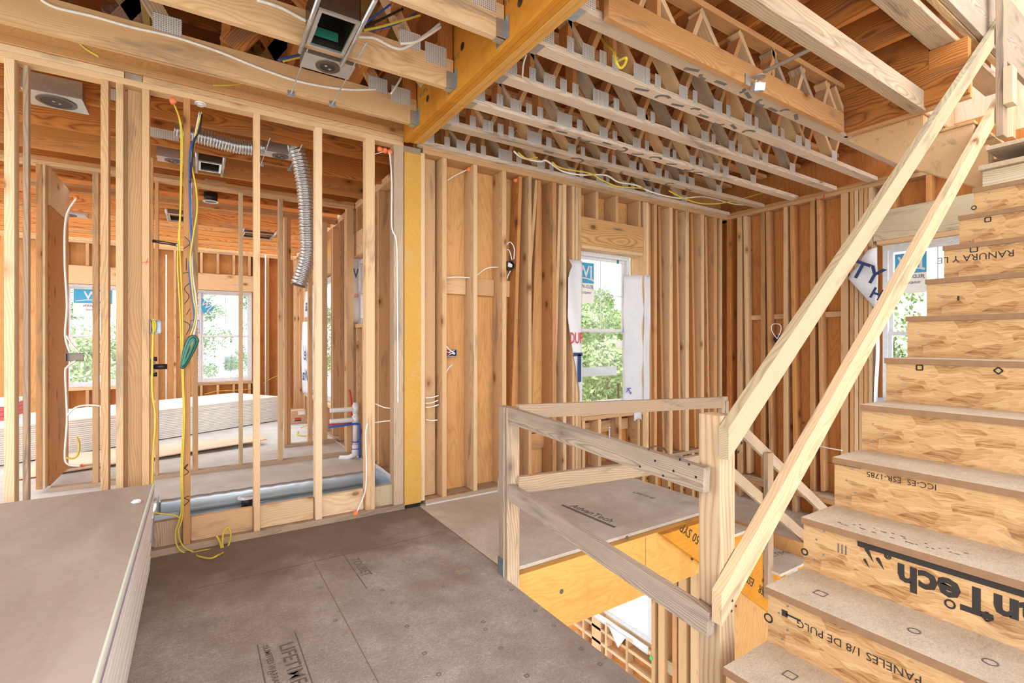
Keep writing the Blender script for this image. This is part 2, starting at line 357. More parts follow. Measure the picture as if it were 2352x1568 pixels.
def strokes(name, lines, w, org, ex, ey, mat, parent=None):
    """flat pen or paint strokes in the plane org + u*ex + v*ey; lines = lists of (u, v)"""
    me = bpy.data.meshes.new(name); bm = bmesh.new(); ex = Vector(ex).normalized(); ey = Vector(ey).normalized(); nz = ex.cross(ey) * .0004
    for ln in lines:
        P = smooth_pts([(u, v, 0) for u, v in ln], 5) if len(ln) > 2 else [Vector((u, v, 0)) for u, v in ln]
        vv = []
        for i, p in enumerate(P):
            t = (P[min(i + 1, len(P) - 1)] - P[max(i - 1, 0)]).normalized(); nrm = Vector((-t[1], t[0], 0)) * w / 2
            vv.append([bm.verts.new(ex * q[0] + ey * q[1] + nz * sg) for q in (p + nrm, p - nrm) for sg in (-1, 1)])
        for a, b in zip(vv[:-1], vv[1:]):
            bm.faces.new((a[1], b[1], b[3], a[3])); bm.faces.new((a[0], a[2], b[2], b[0]))
    bm.to_mesh(me); bm.free()
    return link(name, me, mat, parent, Matrix.Translation(Vector(org)))
def ribbon_grid(name, fn, nu, nv, mat, parent=None, thick=.0008):
    me = bpy.data.meshes.new(name); bm = bmesh.new(); g = [[bm.verts.new(fn(i / nu, j / nv)) for j in range(nv + 1)] for i in range(nu + 1)]
    for i in range(nu):
        for j in range(nv):
            f = bm.faces.new((g[i][j], g[i + 1][j], g[i + 1][j + 1], g[i][j + 1])); f.smooth = True
    bm.normal_update()
    bmesh.ops.solidify(bm, geom=bm.faces[:], thickness=thick)
    bm.to_mesh(me); bm.free(); return link(name, me, mat, parent)
def sq(s): return [[(-s, -s), (s, -s)], [(s, -s), (s, s)], [(s, s), (-s, s)], [(-s, s), (-s, -s)]]
def dia(s): return [[(-s, 0), (0, s)], [(0, s), (s, 0)], [(s, 0), (0, -s)], [(0, -s), (-s, 0)]]
def circ(s): return [[(s * math.cos(a * .785), s * math.sin(a * .785)) for a in range(9)]]
def struct(o): o['kind'] = 'structure'; return o
ORD = ['', 'first', 'second', 'third', 'fourth', 'fifth', 'sixth', 'seventh', 'eighth', 'ninth', 'tenth', 'eleventh', 'twelfth', 'thirteenth', 'fourteenth', 'fifteenth', 'sixteenth', 'seventeenth', 'eighteenth', 'nineteenth', 'twentieth']
TOP = 3.0            # underside level of joists and trusses
PINES = ['pine', 'pine', 'pine_pale', 'pine_red', 'pine']
RED = ['pine_red', 'pine_orange', 'pine', 'pine_red']
rc = random.choice
#@@FLOOR
# ------------------------------------------------------------------ floors
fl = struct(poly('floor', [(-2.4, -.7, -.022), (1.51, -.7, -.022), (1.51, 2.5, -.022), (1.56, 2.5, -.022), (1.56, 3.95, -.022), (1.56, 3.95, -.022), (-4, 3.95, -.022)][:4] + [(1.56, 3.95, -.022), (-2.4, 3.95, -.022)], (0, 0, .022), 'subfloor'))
struct(slab('floor', 1.565, 3.7, 2.5, 4.04, -.022, 0, 'subfloor_lit'))
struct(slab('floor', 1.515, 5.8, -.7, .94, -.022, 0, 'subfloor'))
struct(slab('floor', -3, 1.62, 5.22, 10.5, -.024, 0, 'subfloor_far'))
struct(slab('floor', -.28, 1.62, 3.95, 5.22, -.165, -.15, 'tread'))
struct(slab('floor', -3, -.32, 3.95, 5.22, -.024, 0, 'subfloor_far'))
struct(slab('floor', 4.17, 5.95, 2.27, 4.045, -.622, -.6, 'subfloor_lit'))
struct(slab('floor', -1, 4.66, -1, 7, -3.22, -3.2, 'subfloor_far')); struct(slab('floor', 4.66, 5.8, -1, 3.9, -3.22, -3.2, 'subfloor_far'))
# seams between subfloor sheets and the printing on them
e = .0009
def floor_mark(nm, lines, w, X, Y, ang, mat, z=e):
    ex = (math.cos(ang), math.sin(ang), 0); ey = (-math.sin(ang), math.cos(ang), 0)
    o = strokes(nm, lines, w, (X, Y, z), ex, ey, mat, fl)
    return o
floor_mark('sheet_seam', [[(-1.55, 0), (0, 0.0)]], .004, 1.53, 3.25, 0, 'edge_ply')
floor_mark('sheet_seam', [[(0, 0), (0, -2.6)]], .0035, .62, 3.25, 0, 'edge_ply')
floor_mark('sheet_seam', [[(0, 0), (0, .6)]], .0035, .62, 3.25, 0, 'edge_ply')
floor_mark('sheet_seam', [[(0, 0), (-.005, -1.38)]], .008, 1.562, 3.85, 0, 'edge_ply')
for (px, py, kind) in ((1110, 1428, 's'), (1115, 1445, 'c'), (1150, 1488, 's'), (975, 1500, 's'), (935, 1438, 's'), (1018, 1347, 'c'), (1175, 1355, 's'), (1230, 1402, 'c'), (1272, 1437, 'c'),
                       (1335, 1490, 's'), (1378, 1525, 's'), (1210, 1552, 's'), (1008, 1548, 'c'), (878, 1355, 's'), (900, 1384, 'c'), (610, 1485, 's'), (620, 1545, 'c'), (735, 1350, 's'), (770, 1425, 'c')):
    p = aZ(px, py, 0); floor_mark('printed_square', sq(.008) if kind == 's' else circ(.009), .003, p.x, p.y, random.uniform(0, .8), 'faint_ink')
text('printed_words', 'LIFETIME', .085, (.345, 2.28, e), (.02, -1, 0), (1, .02, 0), 'faint_ink', fl, .001)
text('printed_words', 'LIMITED WARRANTY', .036, (.27, 2.28, e), (.02, -1, 0), (1, .02, 0), 'faint_ink', fl, .0005)
floor_mark('printed_frame', [[(0, .3), (0, -.5)], [(.16, .32), (.16, -.5)]], .004, .235, 2.2, 0, 'faint_ink')
text('printed_words', 'TOUBET', .075, (.845, 3.02, e), (.03, -1, 0), (1, .03, 0), 'faint_ink', fl, .0005, .95)
floor_mark('printed_frame', [[(0, .3), (0, -.28)]], .004, .80, 3.02, 0, 'faint_ink')
pl = tag(empty('printed_words', (2.6, 3.0, 0)), kind='structure') if False else None
floor_mark('printed_bar', [[(0, .28), (0.02, -.32)]], .03, 2.585, 2.96, 0, 'faint_ink')
for o in (text('printed_words', 'AdvanTech', .10, (2.66, 2.96, e), (.05, -1, 0), (1, .05, 0), 'faint_ink', fl, .002),
          text('printed_words', 'LIFETIME', .06, (3.36, 3.05, e), (.05, -1, 0), (1, .05, 0), 'faint_ink', fl),
          text('printed_words', 'LIFETIME', .09, (4.52, 2.5, -.5991), (.95, -.2, 0), (.2, .95, 0), 'faint_ink', fl)): pass
t = tag(slab('metal_tape', 1.30, 1.385, 2.60, 2.66, .0005, .002, 'hanger_steel'), 'small silver metal tab lying flat on the floor near the hole corner', 'metal tab')
# platform edge strips and beams around the stair hole
lv = tag(empty('header_beam', (2.6, 2.47, -.33), 'honey coloured laminated timber beam under the edge of the landing platform', 'beam'), group=None)
bx('beam_ply', 1.56, 3.62, 2.452, 2.497, -.45, -.026, 'lvl', lv); bx('beam_ply', 1.56, 3.62, 2.50, 2.545, -.45, -.026, 'lvl', lv)
for px, py in ((1290, 1358), (1440, 1235), (1590, 1282)):
    p = aY(px, py, 2.451); strokes('knot', circ(.012) + circ(.006), .008, p, (1, 0, 0), (0, 0, 1), 'chrome_dark', lv)
strokes('board_seam', [[(0, 0), (0, -.42)]], .003, (2.72, 2.451, -.028), (1, 0, 0), (0, 0, 1), 'edge_ply', lv)
st2 = tag(empty('stair_stringer', (3.6, 2.43, -.6), 'bright orange laminated stair stringer printed with upside-down numbers', 'stringer'))
poly('board', [(2.84, 2.40, -.026), (3.68, 2.40, -.026), (3.68, 2.40, -.23), (3.9, 2.40, -.23), (3.9, 2.40, -.43), (4.13, 2.40, -.43), (4.13, 2.40, -.63), (4.42, 2.40, -.63), (4.42, 2.40, -1.14), (4.35, 2.40, -1.09)], (0, .045, 0), 'lvl_deep', st2)
dv = Vector((1, 0, -.72)).normalized()
text('printed_words', 'E-3100 | 2150 SYP', .095, (3.33, 2.397, -.21), -dv, Vector((-.72, 0, -1)), 'black_ink', st2)
text('printed_words', 'ESR', .09, (4.12, 2.397, -.78), -dv, Vector((-.72, 0, -1)), 'black_ink', st2)
text('printed_words', 'ESR', .09, (3.93, 2.397, -.64), -dv, Vector((-.72, 0, -1)), 'black_ink', st2)
t = tag(empty('landing_beam', (5, 2.3, -.7), 'orange laminated rim beam under the lower landing', 'beam'))
bx('beam_ply', 4.5, 5.8, 2.29, 2.335, -.95, -.626, 'lvl_deep', t)
slab('end_plate', 4.44, 4.49, 2.29, 2.37, -.95, -.626, 'plate', t)
lw = tag(empty('staircase', (3.9, 3.1, -.4), 'short lower flight of pale plywood steps going down from the platform', 'stairs'))
for k, (x0, x1, z) in enumerate(((3.705, 3.93, -.2), (3.93, 4.16, -.4))):
    slab('tread', x0 - .02, x1, 2.385, 3.84, z - .022, z, 'subfloor_lit', lw)
    slab('riser', x0, x0 + .02, 2.41, 3.84, z - .2, z - .024, 'osb', lw)
#@@LEFTWALL
# ------------------------------------------------------------------ partition on the left (between hall and bathroom)
LW = tag(empty('stud_wall', (.3, 3.9, 0), 'open stud partition of bare pine in the left foreground, with no wallboard', 'stud wall'))
zt = TOP - .03
Y0, Y1 = 3.86, 3.949
def stud(root, px0, px1, z0=.045, z1=None, mat=None, Y=3.86, dep=.089, nm='stud'):
    x0, x1 = XY(px0, Y), XY(px1, Y)
    return bx(nm, x0, x1, Y, Y + dep, z0, zt if z1 is None else z1, mat or rc(PINES), root)
for px0, px1, m in ((9, 33, 'pine_pale'), (231, 249, 'pine'), (266, 283, 'pine_pale'), (326, 343, 'pine'), (421, 437, 'pine_red'), (583.5, 597.5, 'pine'), (725, 740, 'pine_pale'), (841, 861, 'pine'), (905, 927, 'pine_weathered')):
    stud(LW, px0, px1, mat=m)
stud(LW, 293, 326, mat='pine', Y=3.93, dep=.038, nm='corner_board'); stud(LW, 52, 65, mat='pine_weathered', Y=3.90, dep=.05, nm='jack_stud')
bx('sole_plate', -.27, 1.44, Y0, Y1, 0, .043, 'pine_weathered', LW)
xl = -1.8
bx('top_plate', xl, 1.43, Y0, Y1, zt, zt + .038, 'pine', LW)
bx('top_plate', xl, XY(285), Y0, Y1, zt + .039, zt + .077, 'pine_pale', LW); bx('top_plate', XY(328), 1.43, Y0, Y1, zt + .039, zt + .077, 'pine', LW)
bx('spacer_block', XY(286), XY(327), Y0 + .002, Y1, zt + .039, zt + .077, 'pine_grey', LW)
bx('top_plate', xl, 1.44, Y0 - .01, Y1, zt + .079, zt + .125, 'pine_red', LW)
for a, b, m in ((352, 419, 'pine_weathered'), (439, 581, 'pine'), (599, 723, 'pine_pale'), (742, 839, 'pine_pale'), (863, 905, 'treated')):
    bx('curb_block', XY(a), XY(b), Y0 + .045, Y0 + .083, .045, .205, m, LW)
bx('sole_plate', -1.8, -1.2, Y0, Y1, 0, .04, 'pine_weathered', LW)
strokes('pencil_marks', [[(0, 0), (.02, .06), (-.02, .09)], [(0, .13), (.02, .17)], [(-.01, .2), (.015, .25), (-.01, .3), (.02, .34)], [(-.02, .4), (.02, .41)], [(0, .42), (0, .5)], [(-.015, .56), (.02, .6), (-.01, .64)]], .004, (XY(428), 3.859, 1.42), (1, 0, 0), (0, 0, 1), 'black_ink', LW)
strokes('pencil_marks', [[(-.015, 0), (.015, .03), (-.01, .05), (.015, .06)], [(-.01, .2), (.012, .22), (-.01, .25), (.01, .27), (-.01, .24)]], .005, (XY(428), 3.859, .30), (1, 0, 0), (0, 0, 1), 'black_ink', LW)
strokes('red_marks', [[(-.02, 0), (.02, .01)], [(0, -.01), (.01, .03)]], .003, (XY(335), 3.859, 1.87), (1, 0, 0), (0, 0, 1), 'red_ink', LW)
# engineered post and ceiling beam
ps = tag(empty('timber_post', (1.52, 3.9, 0), 'yellow-stained laminated post standing under the end of the ceiling beam', 'post'))
bx('shaft', XY(929), XY(967), 3.86, 3.99, .03, zt - .04, 'lvl_post', ps); bx('base_gasket', XY(930), XY(966), 3.862, 3.99, 0, .03, 'box_black', ps)
bx('cap_block', XY(926), XY(967), 3.864, 3.99, zt - .04, zt + .01, 'pine_grey', ps)
cb = tag(empty('ceiling_beam', (1.48, 2, 3), 'orange laminated ceiling beam of four plies running overhead to the yellow post', 'beam'))
for k in range(4):
    bx('beam_ply', 1.402 + k * .037, 1.4375 + k * .037, -1.6, 3.78 - .01 * k, TOP - .03 + (0, .003, .0, .004)[k], 3.42, 'lvl_deep' if k < 2 else 'lvl', cb)
for yy in (2.25, 2.95, 3.45): strokes('stamped_smudge', [[(random.uniform(-.01, .01) + q * .018, random.uniform(-.025, 0)), (random.uniform(-.008, .012) + q * .018, random.uniform(0, .025))] for q in range(9)], .006, (1.4012, yy, 3.2), (0, -1, 0), (0, 0, 1), 'faint_ink', cb)
for yy, zz in ((2.1, 3.12), (2.75, 3.22), (3.3, 3.12)): strokes('knot', circ(.02) + circ(.012) + circ(.005), .01, (1.4008, yy, zz), (0, 1, 0), (0, 0, 1), 'chrome_dark', cb)
#@@BACKWALL
# ------------------------------------------------------------------ back exterior wall
BY = 3.86; BD = .185; BYE = BY + BD
bt = TOP - .05
struct(slab('wall_back', 1.60, XY(1336) , BYE, BYE + .012, 0, 3.665, 'sheathing')) 
xw0, xw1 = XY(1336), XY(1477)
struct(slab('wall_back', xw1, 5.96, BYE, BYE + .012, 0, 3.665, 'sheathing'))
struct(slab('wall_back', xw0, xw1, BYE, BYE + .012, 2.37, 3.665, 'sheathing')); struct(slab('wall_back', xw0, xw1, BYE, BYE + .012, 0, .62, 'sheathing_red'))
BW = tag(empty('stud_wall', (3.6, 3.9, 0), 'long framed exterior wall of bare pine studs behind the stair railing, holding one window', 'stud wall'))
bx('sole_plate', 1.62, 5.81, BY, BYE, 0, .04, 'pine_weathered', BW)
bx('top_plate', 1.60, 5.95, BY, BYE, bt, bt + .038, 'pine', BW); bx('top_plate', 1.60, 5.95, BY, BYE, bt + .039, bt + .077, 'pine', BW)
for p0, p1, m in ((967, 976, 'pine_pale'), (1016, 1026, 'pine'), (1088, 1096.5, 'pine_pale'), (1154, 1163, 'pine'), (1214, 1221, 'pine'), (1269.5, 1278, 'pine_red'), (1294, 1301, 'pine_pale'),
                  (1315, 1320, 'pine'), (1322, 1328, 'pine_pale'), (1328.5, 1335, 'pine'), (1477.5, 1484, 'pine'), (1484.5, 1490, 'pine_pale'), (1503.5, 1509, 'pine_red'), (1538, 1545, 'pine'),
                  (1575, 1582.5, 'pine_pale'), (1611, 1617.5, 'pine'), (1640, 1647, 'pine_red'), (1653, 1659, 'pine')):
    x0, x1 = XY(p0), XY(p1); low = .04
    if 1326 < p0 < 1336 or p0 == 1477.5: low = .04
    bx('stud', x0, x1, BY, BYE - .002, .041, bt - .001, m, BW)
for p0, lean in ((1190, .05), (1232, .06), (1283, .05), (1500, -.03), (1526, -.05), (1565, -.05), (1600, -.05), (1632, -.05)):   # studs set back and leaning in the bays
    x = XY(p0); member('leaning_stud', (x - lean, BY + .11, .045), (x + lean, BY + .09, bt - .004), .036, .12, rc(RED), BW, (0, 1, 0))
x0, x1 = XY(1203), XY(1208)
member('short_board', (2.73 - .03, BY + .08, 1.95), (2.80, BY + .09, bt - .004), .036, .10, 'pine', BW, (0, 1, 0))
for a, b in ((977, 1015), (1027, 1087), (1097.5, 1153), (1164, 1194), (1222, 1240)):
    x0, x1 = XY(a), XY(b); o = bx('blocking', x0 + .002, x1 - .002, BYE - .045, BYE - .004, 1.80, 1.955, 'pine', BW)
hx0, hx1 = XY(1329), XY(1478)
bx('header', hx0, hx1, BY + .004, BY + .042, 2.37, 2.66, 'header_stained', BW); bx('header', hx0, hx1, BY + .05, BY + .16, 2.37, 2.66, 'pine', BW)
bx('header_plate', xw0, xw1, BY + .002, BYE, 2.335, 2.369, 'pine_pale', BW)
for p in (1372, 1418, 1470): x = XY(p); bx('cripple_stud', x - .02, x + .018, BY + .002, BYE - .01, 2.662, bt - .001, 'pine', BW)
bx('sill_plate', xw0, xw1, BY, BYE, .595, .635, 'pine_pale', BW); bx('sill_plate', xw0, xw1, BY, BYE, .55, .592, 'pine', BW)
for p in (1341, 1378, 1425, 1468): x = XY(p); bx('cripple_stud', x - .019, x + .019, BY + .002, BYE - .01, .041, .549, rc(PINES), BW)
bx('blocking', xw0 + .1, xw1 - .1, BYE - .05, BYE - .012, .38, .5, 'pine', BW)
struct(slab('trim_1', 1.62, 3.69, BY - .012, BY + .02, -.001, .012, 'subfloor_far'))
bxs = [(XY(1222), XY(1268), .20, .62)]
for i, (z0, z1) in enumerate(((.30, .45), (.46, .60), (.62, .7))):
    bx('siding_board', XY(1219), XY(1312), BYE - .04, BYE - .015, z0, z1, 'pine_red', BW)
# lower storey wall seen through the stair opening
LB = tag(empty('stud_wall', (4.6, 4.2, -3.2), 'lower storey framed wall with two white windows, seen down the stair hole', 'stud wall'))
LX = 4.55
yA, yB = YX(1370, LX), YX(1303, LX) 
z_s = -2.27
for (pa, pb) in ((1500, 1508), (1516, 1530), (1548, 1558), (1562, 1580), (1590, 1604)):
    y1, y0 = YX(pa, LX), YX(pb, LX); bx('stud', LX - .03, LX + .11, y0, y1, -3.15, -.5, rc(PINES), LB)
bx('king_stud', LX, LX + .11, YX(1377, LX) - .02, YX(1366, LX) + .06, -3.15, z_s + 1.5, 'pine', LB)
bx('sill_plate', LX - .01, LX + .12, YX(1497, LX), 5.5, z_s - .09, z_s - .05, 'pine', LB)
for k, zz in enumerate((z_s - .24, z_s - .42, z_s - .6)): bx('sill_plate', LX, LX + .12, YX(1497, LX), 5.5, zz, zz + .04, 'pine_pale', LB)
for p in (1500, 1440, 1392, 1340): y = YX(p, LX); bx('cripple_stud', LX - .005, LX + .1, y - .02, y + .02, -3.15, z_s - .09, 'pine', LB)
bx('blocking', LX + .02, LX + .1, YX(1548, LX), YX(1510, LX), -2.45, -2.3, 'treated', LB)
struct(slab('wall_lower', LX + .11, LX + .125, 2.2, YX(1500, LX), -3.2, -.47, 'sheathing'))
struct(slab('wall_lower', LX + .11, LX + .125, YX(1500, LX), 7, -3.2, z_s - .06, 'sheathing_red'))
for nm, s in (('green_mark', YX(1372, LX)), ('green_mark', YX(1500, LX))):
    strokes(nm, [[(-.02, 0), (.02, .01)]], .05, (LX - .035 if s < 4.5 else LX - .002, s, z_s - .06 if s > 4.5 else z_s - .1), (0, 1, 0), (0, 0, 1), 'green_paint', LB)
RL = tag(empty('stud_wall', (5.8, 2, -3.2), 'lower storey stud wall with reddish sheathing seen below the orange stringer', 'stud wall'))
for k in range(9):
    y = 1.1 + k * .21; bx('stud', 5.70, 5.80, y, y + .04, -3.15, -1.2, rc(RED), RL)
bx('top_plate', 5.68, 5.80, .9, 3.8, -1.2, -1.12, 'pine', RL)
struct(slab('wall_lower', 5.81, 5.83, -.5, 4.04, -3.2, -.62, 'sheathing_red'))
bk = tag(empty('stud_wall', (2.6, 3.9, -3.2), 'lower framing of pale studs and orange rim boards under the back window', 'stud wall'))
bx('rim_board', 3.72, 5.78, BY + .12, BYE, -.62, -.05, 'lvl_deep', bk)
for k in range(9): x = 3.8 + k * .22; bx('stud', x, x + .045, BY + .01, BY + .11, -.62, -.002, 'pine_pale', bk)
struct(slab('wall_lower', 3.7, 5.8, BYE, BYE + .012, -1.2, 0, 'sheathing'))
#@@RIGHTWALL
# ------------------------------------------------------------------ right exterior wall
RX = 5.81; RD = .14; RXE = RX + RD
wy1 = 2.19; wy0 = 1.28; wz1 = 2.36; wz0 = .55
struct(slab('wall_right', RXE, RXE + .012, wy1, 4.06, -.6, 3.665, 'sheathing_red')); struct(slab('wall_right', RXE, RXE + .012, wy0, wy1, wz1, 3.4, 'sheathing_red'))
struct(slab('wall_right', RXE, RXE + .012, wy0, wy1, -.6, wz0, 'sheathing_red')); struct(slab('wall_right', RXE, RXE + .012, -2.5, wy0, -.6, 3.2, 'sheathing_red'))
struct(slab('wall_right', RXE + .014, RXE + .028, -2.5, 1.98, 3.0, 5.6, 'sheathing_pale'))
RW = tag(empty('stud_wall', (5.88, 2.8, 0), 'framed side wall of warm pine studs behind the sloping handrails', 'stud wall'))
for a, b, m in ((1669, 1678, 'joist_brown'), (1693, 1704, 'pine'), (1747, 1756.5, 'pine_red'), (1799, 1809, 'pine'), (1860, 1871, 'pine_red'), (1931, 1948, 'pine'), (1951.5, 1961, 'pine_red'), (1962, 1971, 'pine_pale'), (1972, 1983, 'pine'), (1984, 1993, 'pine_red'), (1994, 2004, 'pine_pale')):
    y1, y0 = YX(a), YX(b); bx('stud', RX, RXE - .002, y0 + .001, y1 - .001, -.30, bt - .001, m, RW)
for a in (1714, 1766, 1822, 1884):
    y = YX(a) ; member('leaning_stud', (RX + .06, y - .02, -.28), (RX + .05, y + .02, bt - .004), .036, .11, rc(RED), RW, (1, 0, 0))
bx('top_plate', RX, RXE, .2, BYE, bt, bt + .038, 'pine', RW); bx('top_plate', RX, RXE, .2, BYE, bt + .039, bt + .077, 'pine_red', RW)
bx('sole_plate', RX - .01, RXE, 2.0, BY - .01, -.35, -.302, 'pine_weathered', RW); bx('sole_plate', RX - .01, RXE, 2.0, BY - .01, -.40, -.352, 'pine_red', RW)
for k in range(7): y = 2.3 + k * .23; bx('cripple_stud', RX, RX + .1, y, y + .04, -.598, -.402, rc(PINES), RW)
for (a, b) in ((1704, 1747), (1757, 1799), (1810, 1860), (1872, 1931)):
    y1, y0 = YX(a), YX(b); bx('blocking', RXE - .05, RXE - .012, y0 + .005, y1 - .002, 1.64, 1.70, 'pine', RW)
bx('header', RX + .001, RX + .08, .9, wy1 + .03, 2.39, 2.69, 'treated', RW); bx('header_plate', RX, RXE, .9, wy1, 2.352, 2.388, 'pine', RW)
for y in (2.03, 1.75, 1.35, 1.0): bx('cripple_stud', RX + .002, RXE - .01, y, y + .04, 2.692, bt - .001, 'pine_orange', RW)
bx('sill_plate', RX, RXE, .9, wy1, wz0 - .045, wz0 - .002, 'pine', RW)
strokes('crayon_loop', [[(-.04, .0), (-.03, -.02), (.0, -.03), (.04, -.02), (.05, .012)]], .012, (RX - .001, YX(1882), bt + .02), (0, -1, 0), (0, 0, 1), 'red_ink', RW)
for k in range(6): bx('upper_stud', RXE - .10, RXE - .0, 1.62 - k * .41, 1.66 - k * .41, 3.12, 5.5, 'pine_pale', RW)
#@@BATH
# ------------------------------------------------------------------ rooms beyond the left partition
EX = 1.62; EXE = EX + .14
wbY0, wbY1, wbZ0, wbZ1 = 5.50, 6.18, 1.58, 2.40
def ext(y0, y1, z0, z1): struct(slab('wall_side', EXE, EXE + .012, y0, y1, z0, z1, 'sheathing'))
ext(4.05, wbY0, 0, 3.3); ext(wbY1, 7.3, 0, 3.3); ext(wbY0, wbY1, 0, wbZ0); ext(wbY0, wbY1, wbZ1, 3.3); ext(7.3, 9.3, 0, .46); ext(7.3, 9.3, 2.35, 3.3); ext(9.3, 10.6, 0, 3.3)
SW = tag(empty('stud_wall', (1.7, 6.5, 0), 'side exterior wall of bare studs running back from the yellow post', 'stud wall'))
for y in (3.97, 4.30, 4.72, 5.12, 5.42, 5.46, 6.18, 6.22, 6.5, 6.78, 7.18, 7.26, 8.26, 9.32, 9.36, 9.8, 10.2, 10.44):
    bx('stud', EX, EXE - .002, y, y + .038, .041, zt - .001, rc(PINES), SW)
bx('sole_plate', EX, EXE, 3.96, 10.5, 0, .04, 'pine_weathered', SW); bx('top_plate', EX, EXE, 3.96, 10.5, zt, zt + .038, 'pine', SW); bx('top_plate', EX, EXE, 3.96, 10.5, zt + .039, zt + .077, 'pine', SW)
bx('header', EX + .01, EX + .1, wbY0 - .03, wbY1 + .02, wbZ1 + .005, wbZ1 + .29, 'pine', SW); bx('sill_plate', EX, EXE, wbY0, wbY1, wbZ0 - .045, wbZ0 - .002, 'pine', SW)
bx('sill_plate', EX, EXE, 7.3, 9.32, .41, .455, 'pine_pale', SW); bx('header', EX + .01, EX + .1, 7.25, 9.35, 2.36, 2.6, 'pine', SW)
for y in (5.7, 5.95): bx('cripple_stud', EX + .002, EXE - .01, y, y + .038, wbZ1 + .291, zt - .001, 'pine_red', SW); bx('cripple_stud', EX + .002, EXE - .01, y, y + .038, .042, wbZ0 - .046, 'pine', SW)
for y in (7.6, 8.0, 8.7, 9.1): bx('cripple_stud', EX + .002, EXE - .01, y, y + .038, .042, .409, 'pine', SW)
W2 = tag(empty('stud_wall', (.3, 6.05, 0), 'second open stud partition, parallel behind the shower pan', 'stud wall'))
def pstuds(root, Y, dep, lst, z1=None):
    for a, b, m in lst: bx('stud', XY(a, Y), XY(b, Y), Y, Y + dep, .04, zt if z1 is None else z1, m, root)
pstuds(W2, 6.02, .089, ((82, 96, 'pine_red'), (97, 104, 'pine_pale'), (212, 226, 'pine'), (356, 364, 'pine_red'), (442, 455, 'pine'), (549, 558, 'pine_pale'), (640, 650, 'pine_pale')))
bx('sole_plate', -1.12, 1.60, 6.02, 6.109, 0, .039, 'pine_weathered', W2); bx('top_plate', -1.9, 1.61, 6.02, 6.109, zt, zt + .038, 'pine', W2); bx('top_plate', -1.9, 1.61, 6.02, 6.109, zt + .039, zt + .077, 'pine_red', W2)
bx('stud', 1.52, 1.6, 6.02, 6.109, .04, zt, 'pine', W2)
W3 = tag(empty('stud_wall', (1.3, 6.9, 0), 'third short stud partition farther back on the left, beside the side wall', 'stud wall'))
pstuds(W3, 6.9, .089, ((653, 660, 'pine'), (660.5, 668, 'pine_red'), (709, 718, 'pine'), (741, 752, 'pine_pale')))
bx('sole_plate', XY(653, 6.9), 1.6, 6.9, 6.989, 0, .039, 'pine_weathered', W3); bx('top_plate', -1.5, 1.61, 6.9, 6.989, zt, zt + .038, 'pine_red', W3); bx('top_plate', -1.5, 1.61, 6.9, 6.989, zt + .039, zt + .077, 'pine', W3)
pstuds(W3, 6.9, .089, ((134, 145, 'pine_orange'), (145.5, 151, 'pine_pale')))
bx('sole_plate', -1.22, XY(232, 6.9), 6.9, 6.989, 0, .039, 'pine_weathered', W3)
bx('door_jack', XY(106, 6.3), XY(126, 6.3), 6.12, 6.9, 0.04, 2.62, 'pine_orange', W3); bx('door_header', XY(100, 6.3), XY(128, 6.3), 6.11, 6.9, 2.63, zt, 'pine_pale', W3)
W5 = tag(empty('stud_wall', (-.3, 5, 0), 'short stud wall closing the shower at its left end', 'stud wall'))
for y, m in ((3.96, 'pine'), (4.4, 'pine_red'), (4.85, 'pine'), (5.28, 'pine_red')): bx('stud', -.40, -.312, y, y + .038, .02, zt, m, W5)
bx('sole_plate', -.40, -.312, 3.96, 5.32, -.02, .019, 'pine_weathered', W5)
FWY = 10.5
FW = tag(empty('stud_wall', (0, 10.5, 0), 'far exterior wall of studs and orange sheathing with two bright windows', 'stud wall'))
fw = [(-1.80, -.93), (XY(455, FWY), XY(580, FWY))]
fz0, fz1 = .62, 2.30
struct(slab('wall_far', -4, fw[0][0], FWY + .14, FWY + .152, 0, 3.3, 'sheathing')); struct(slab('wall_far', fw[0][1], fw[1][0], FWY + .14, FWY + .152, 0, 3.3, 'sheathing')); struct(slab('wall_far', fw[1][1], 1.8, FWY + .14, FWY + .152, 0, 3.3, 'sheathing_red'))
for a, b in fw:
    struct(slab('wall_far', a, b, FWY + .14, FWY + .152, 0, fz0, 'sheathing_red')); struct(slab('wall_far', a, b, FWY + .14, FWY + .152, fz1, 3.3, 'sheathing'))
    bx('header', a - .05, b + .05, FWY + .01, FWY + .09, fz1 + .005, fz1 + .30, 'pine', FW); bx('sill_plate', a, b, FWY, FWY + .14, fz0 - .05, fz0 - .002, 'pine', FW)
    for k in range(4):
        x = a + .05 + k * (b - a - .1) / 3; bx('cripple_stud', x - .02, x + .02, FWY + .002, FWY + .13, fz1 + .306, zt, 'pine', FW); bx('cripple_stud', x - .02, x + .02, FWY + .002, FWY + .13, .04, fz0 - .052, 'pine', FW)
for x in (-3.5, -3.0, -2.5, -1.9, -1.86, -.90, -.6, -.33, -.06, fw[1][1] + .01, fw[1][1] + .05, 1.15, 1.45): bx('stud', x, x + .038, FWY, FWY + .138, .04, zt, rc(RED), FW)
bx('top_plate', -4, 1.61, FWY, FWY + .14, zt, zt + .038, 'pine', FW); bx('top_plate', -4, 1.61, FWY, FWY + .14, zt + .039, zt + .077, 'pine', FW); bx('sole_plate', -4, 1.61, FWY, FWY + .14, 0, .04, 'pine', FW)
LF = tag(empty('stud_wall', (-2.2, 8, 0), 'side stud wall at the far left edge beyond the first partition', 'stud wall'))
for k in range(8): bx('stud', -2.9, -2.76, 4.2 + k * .8, 4.24 + k * .8, 0, zt, rc(RED), LF)
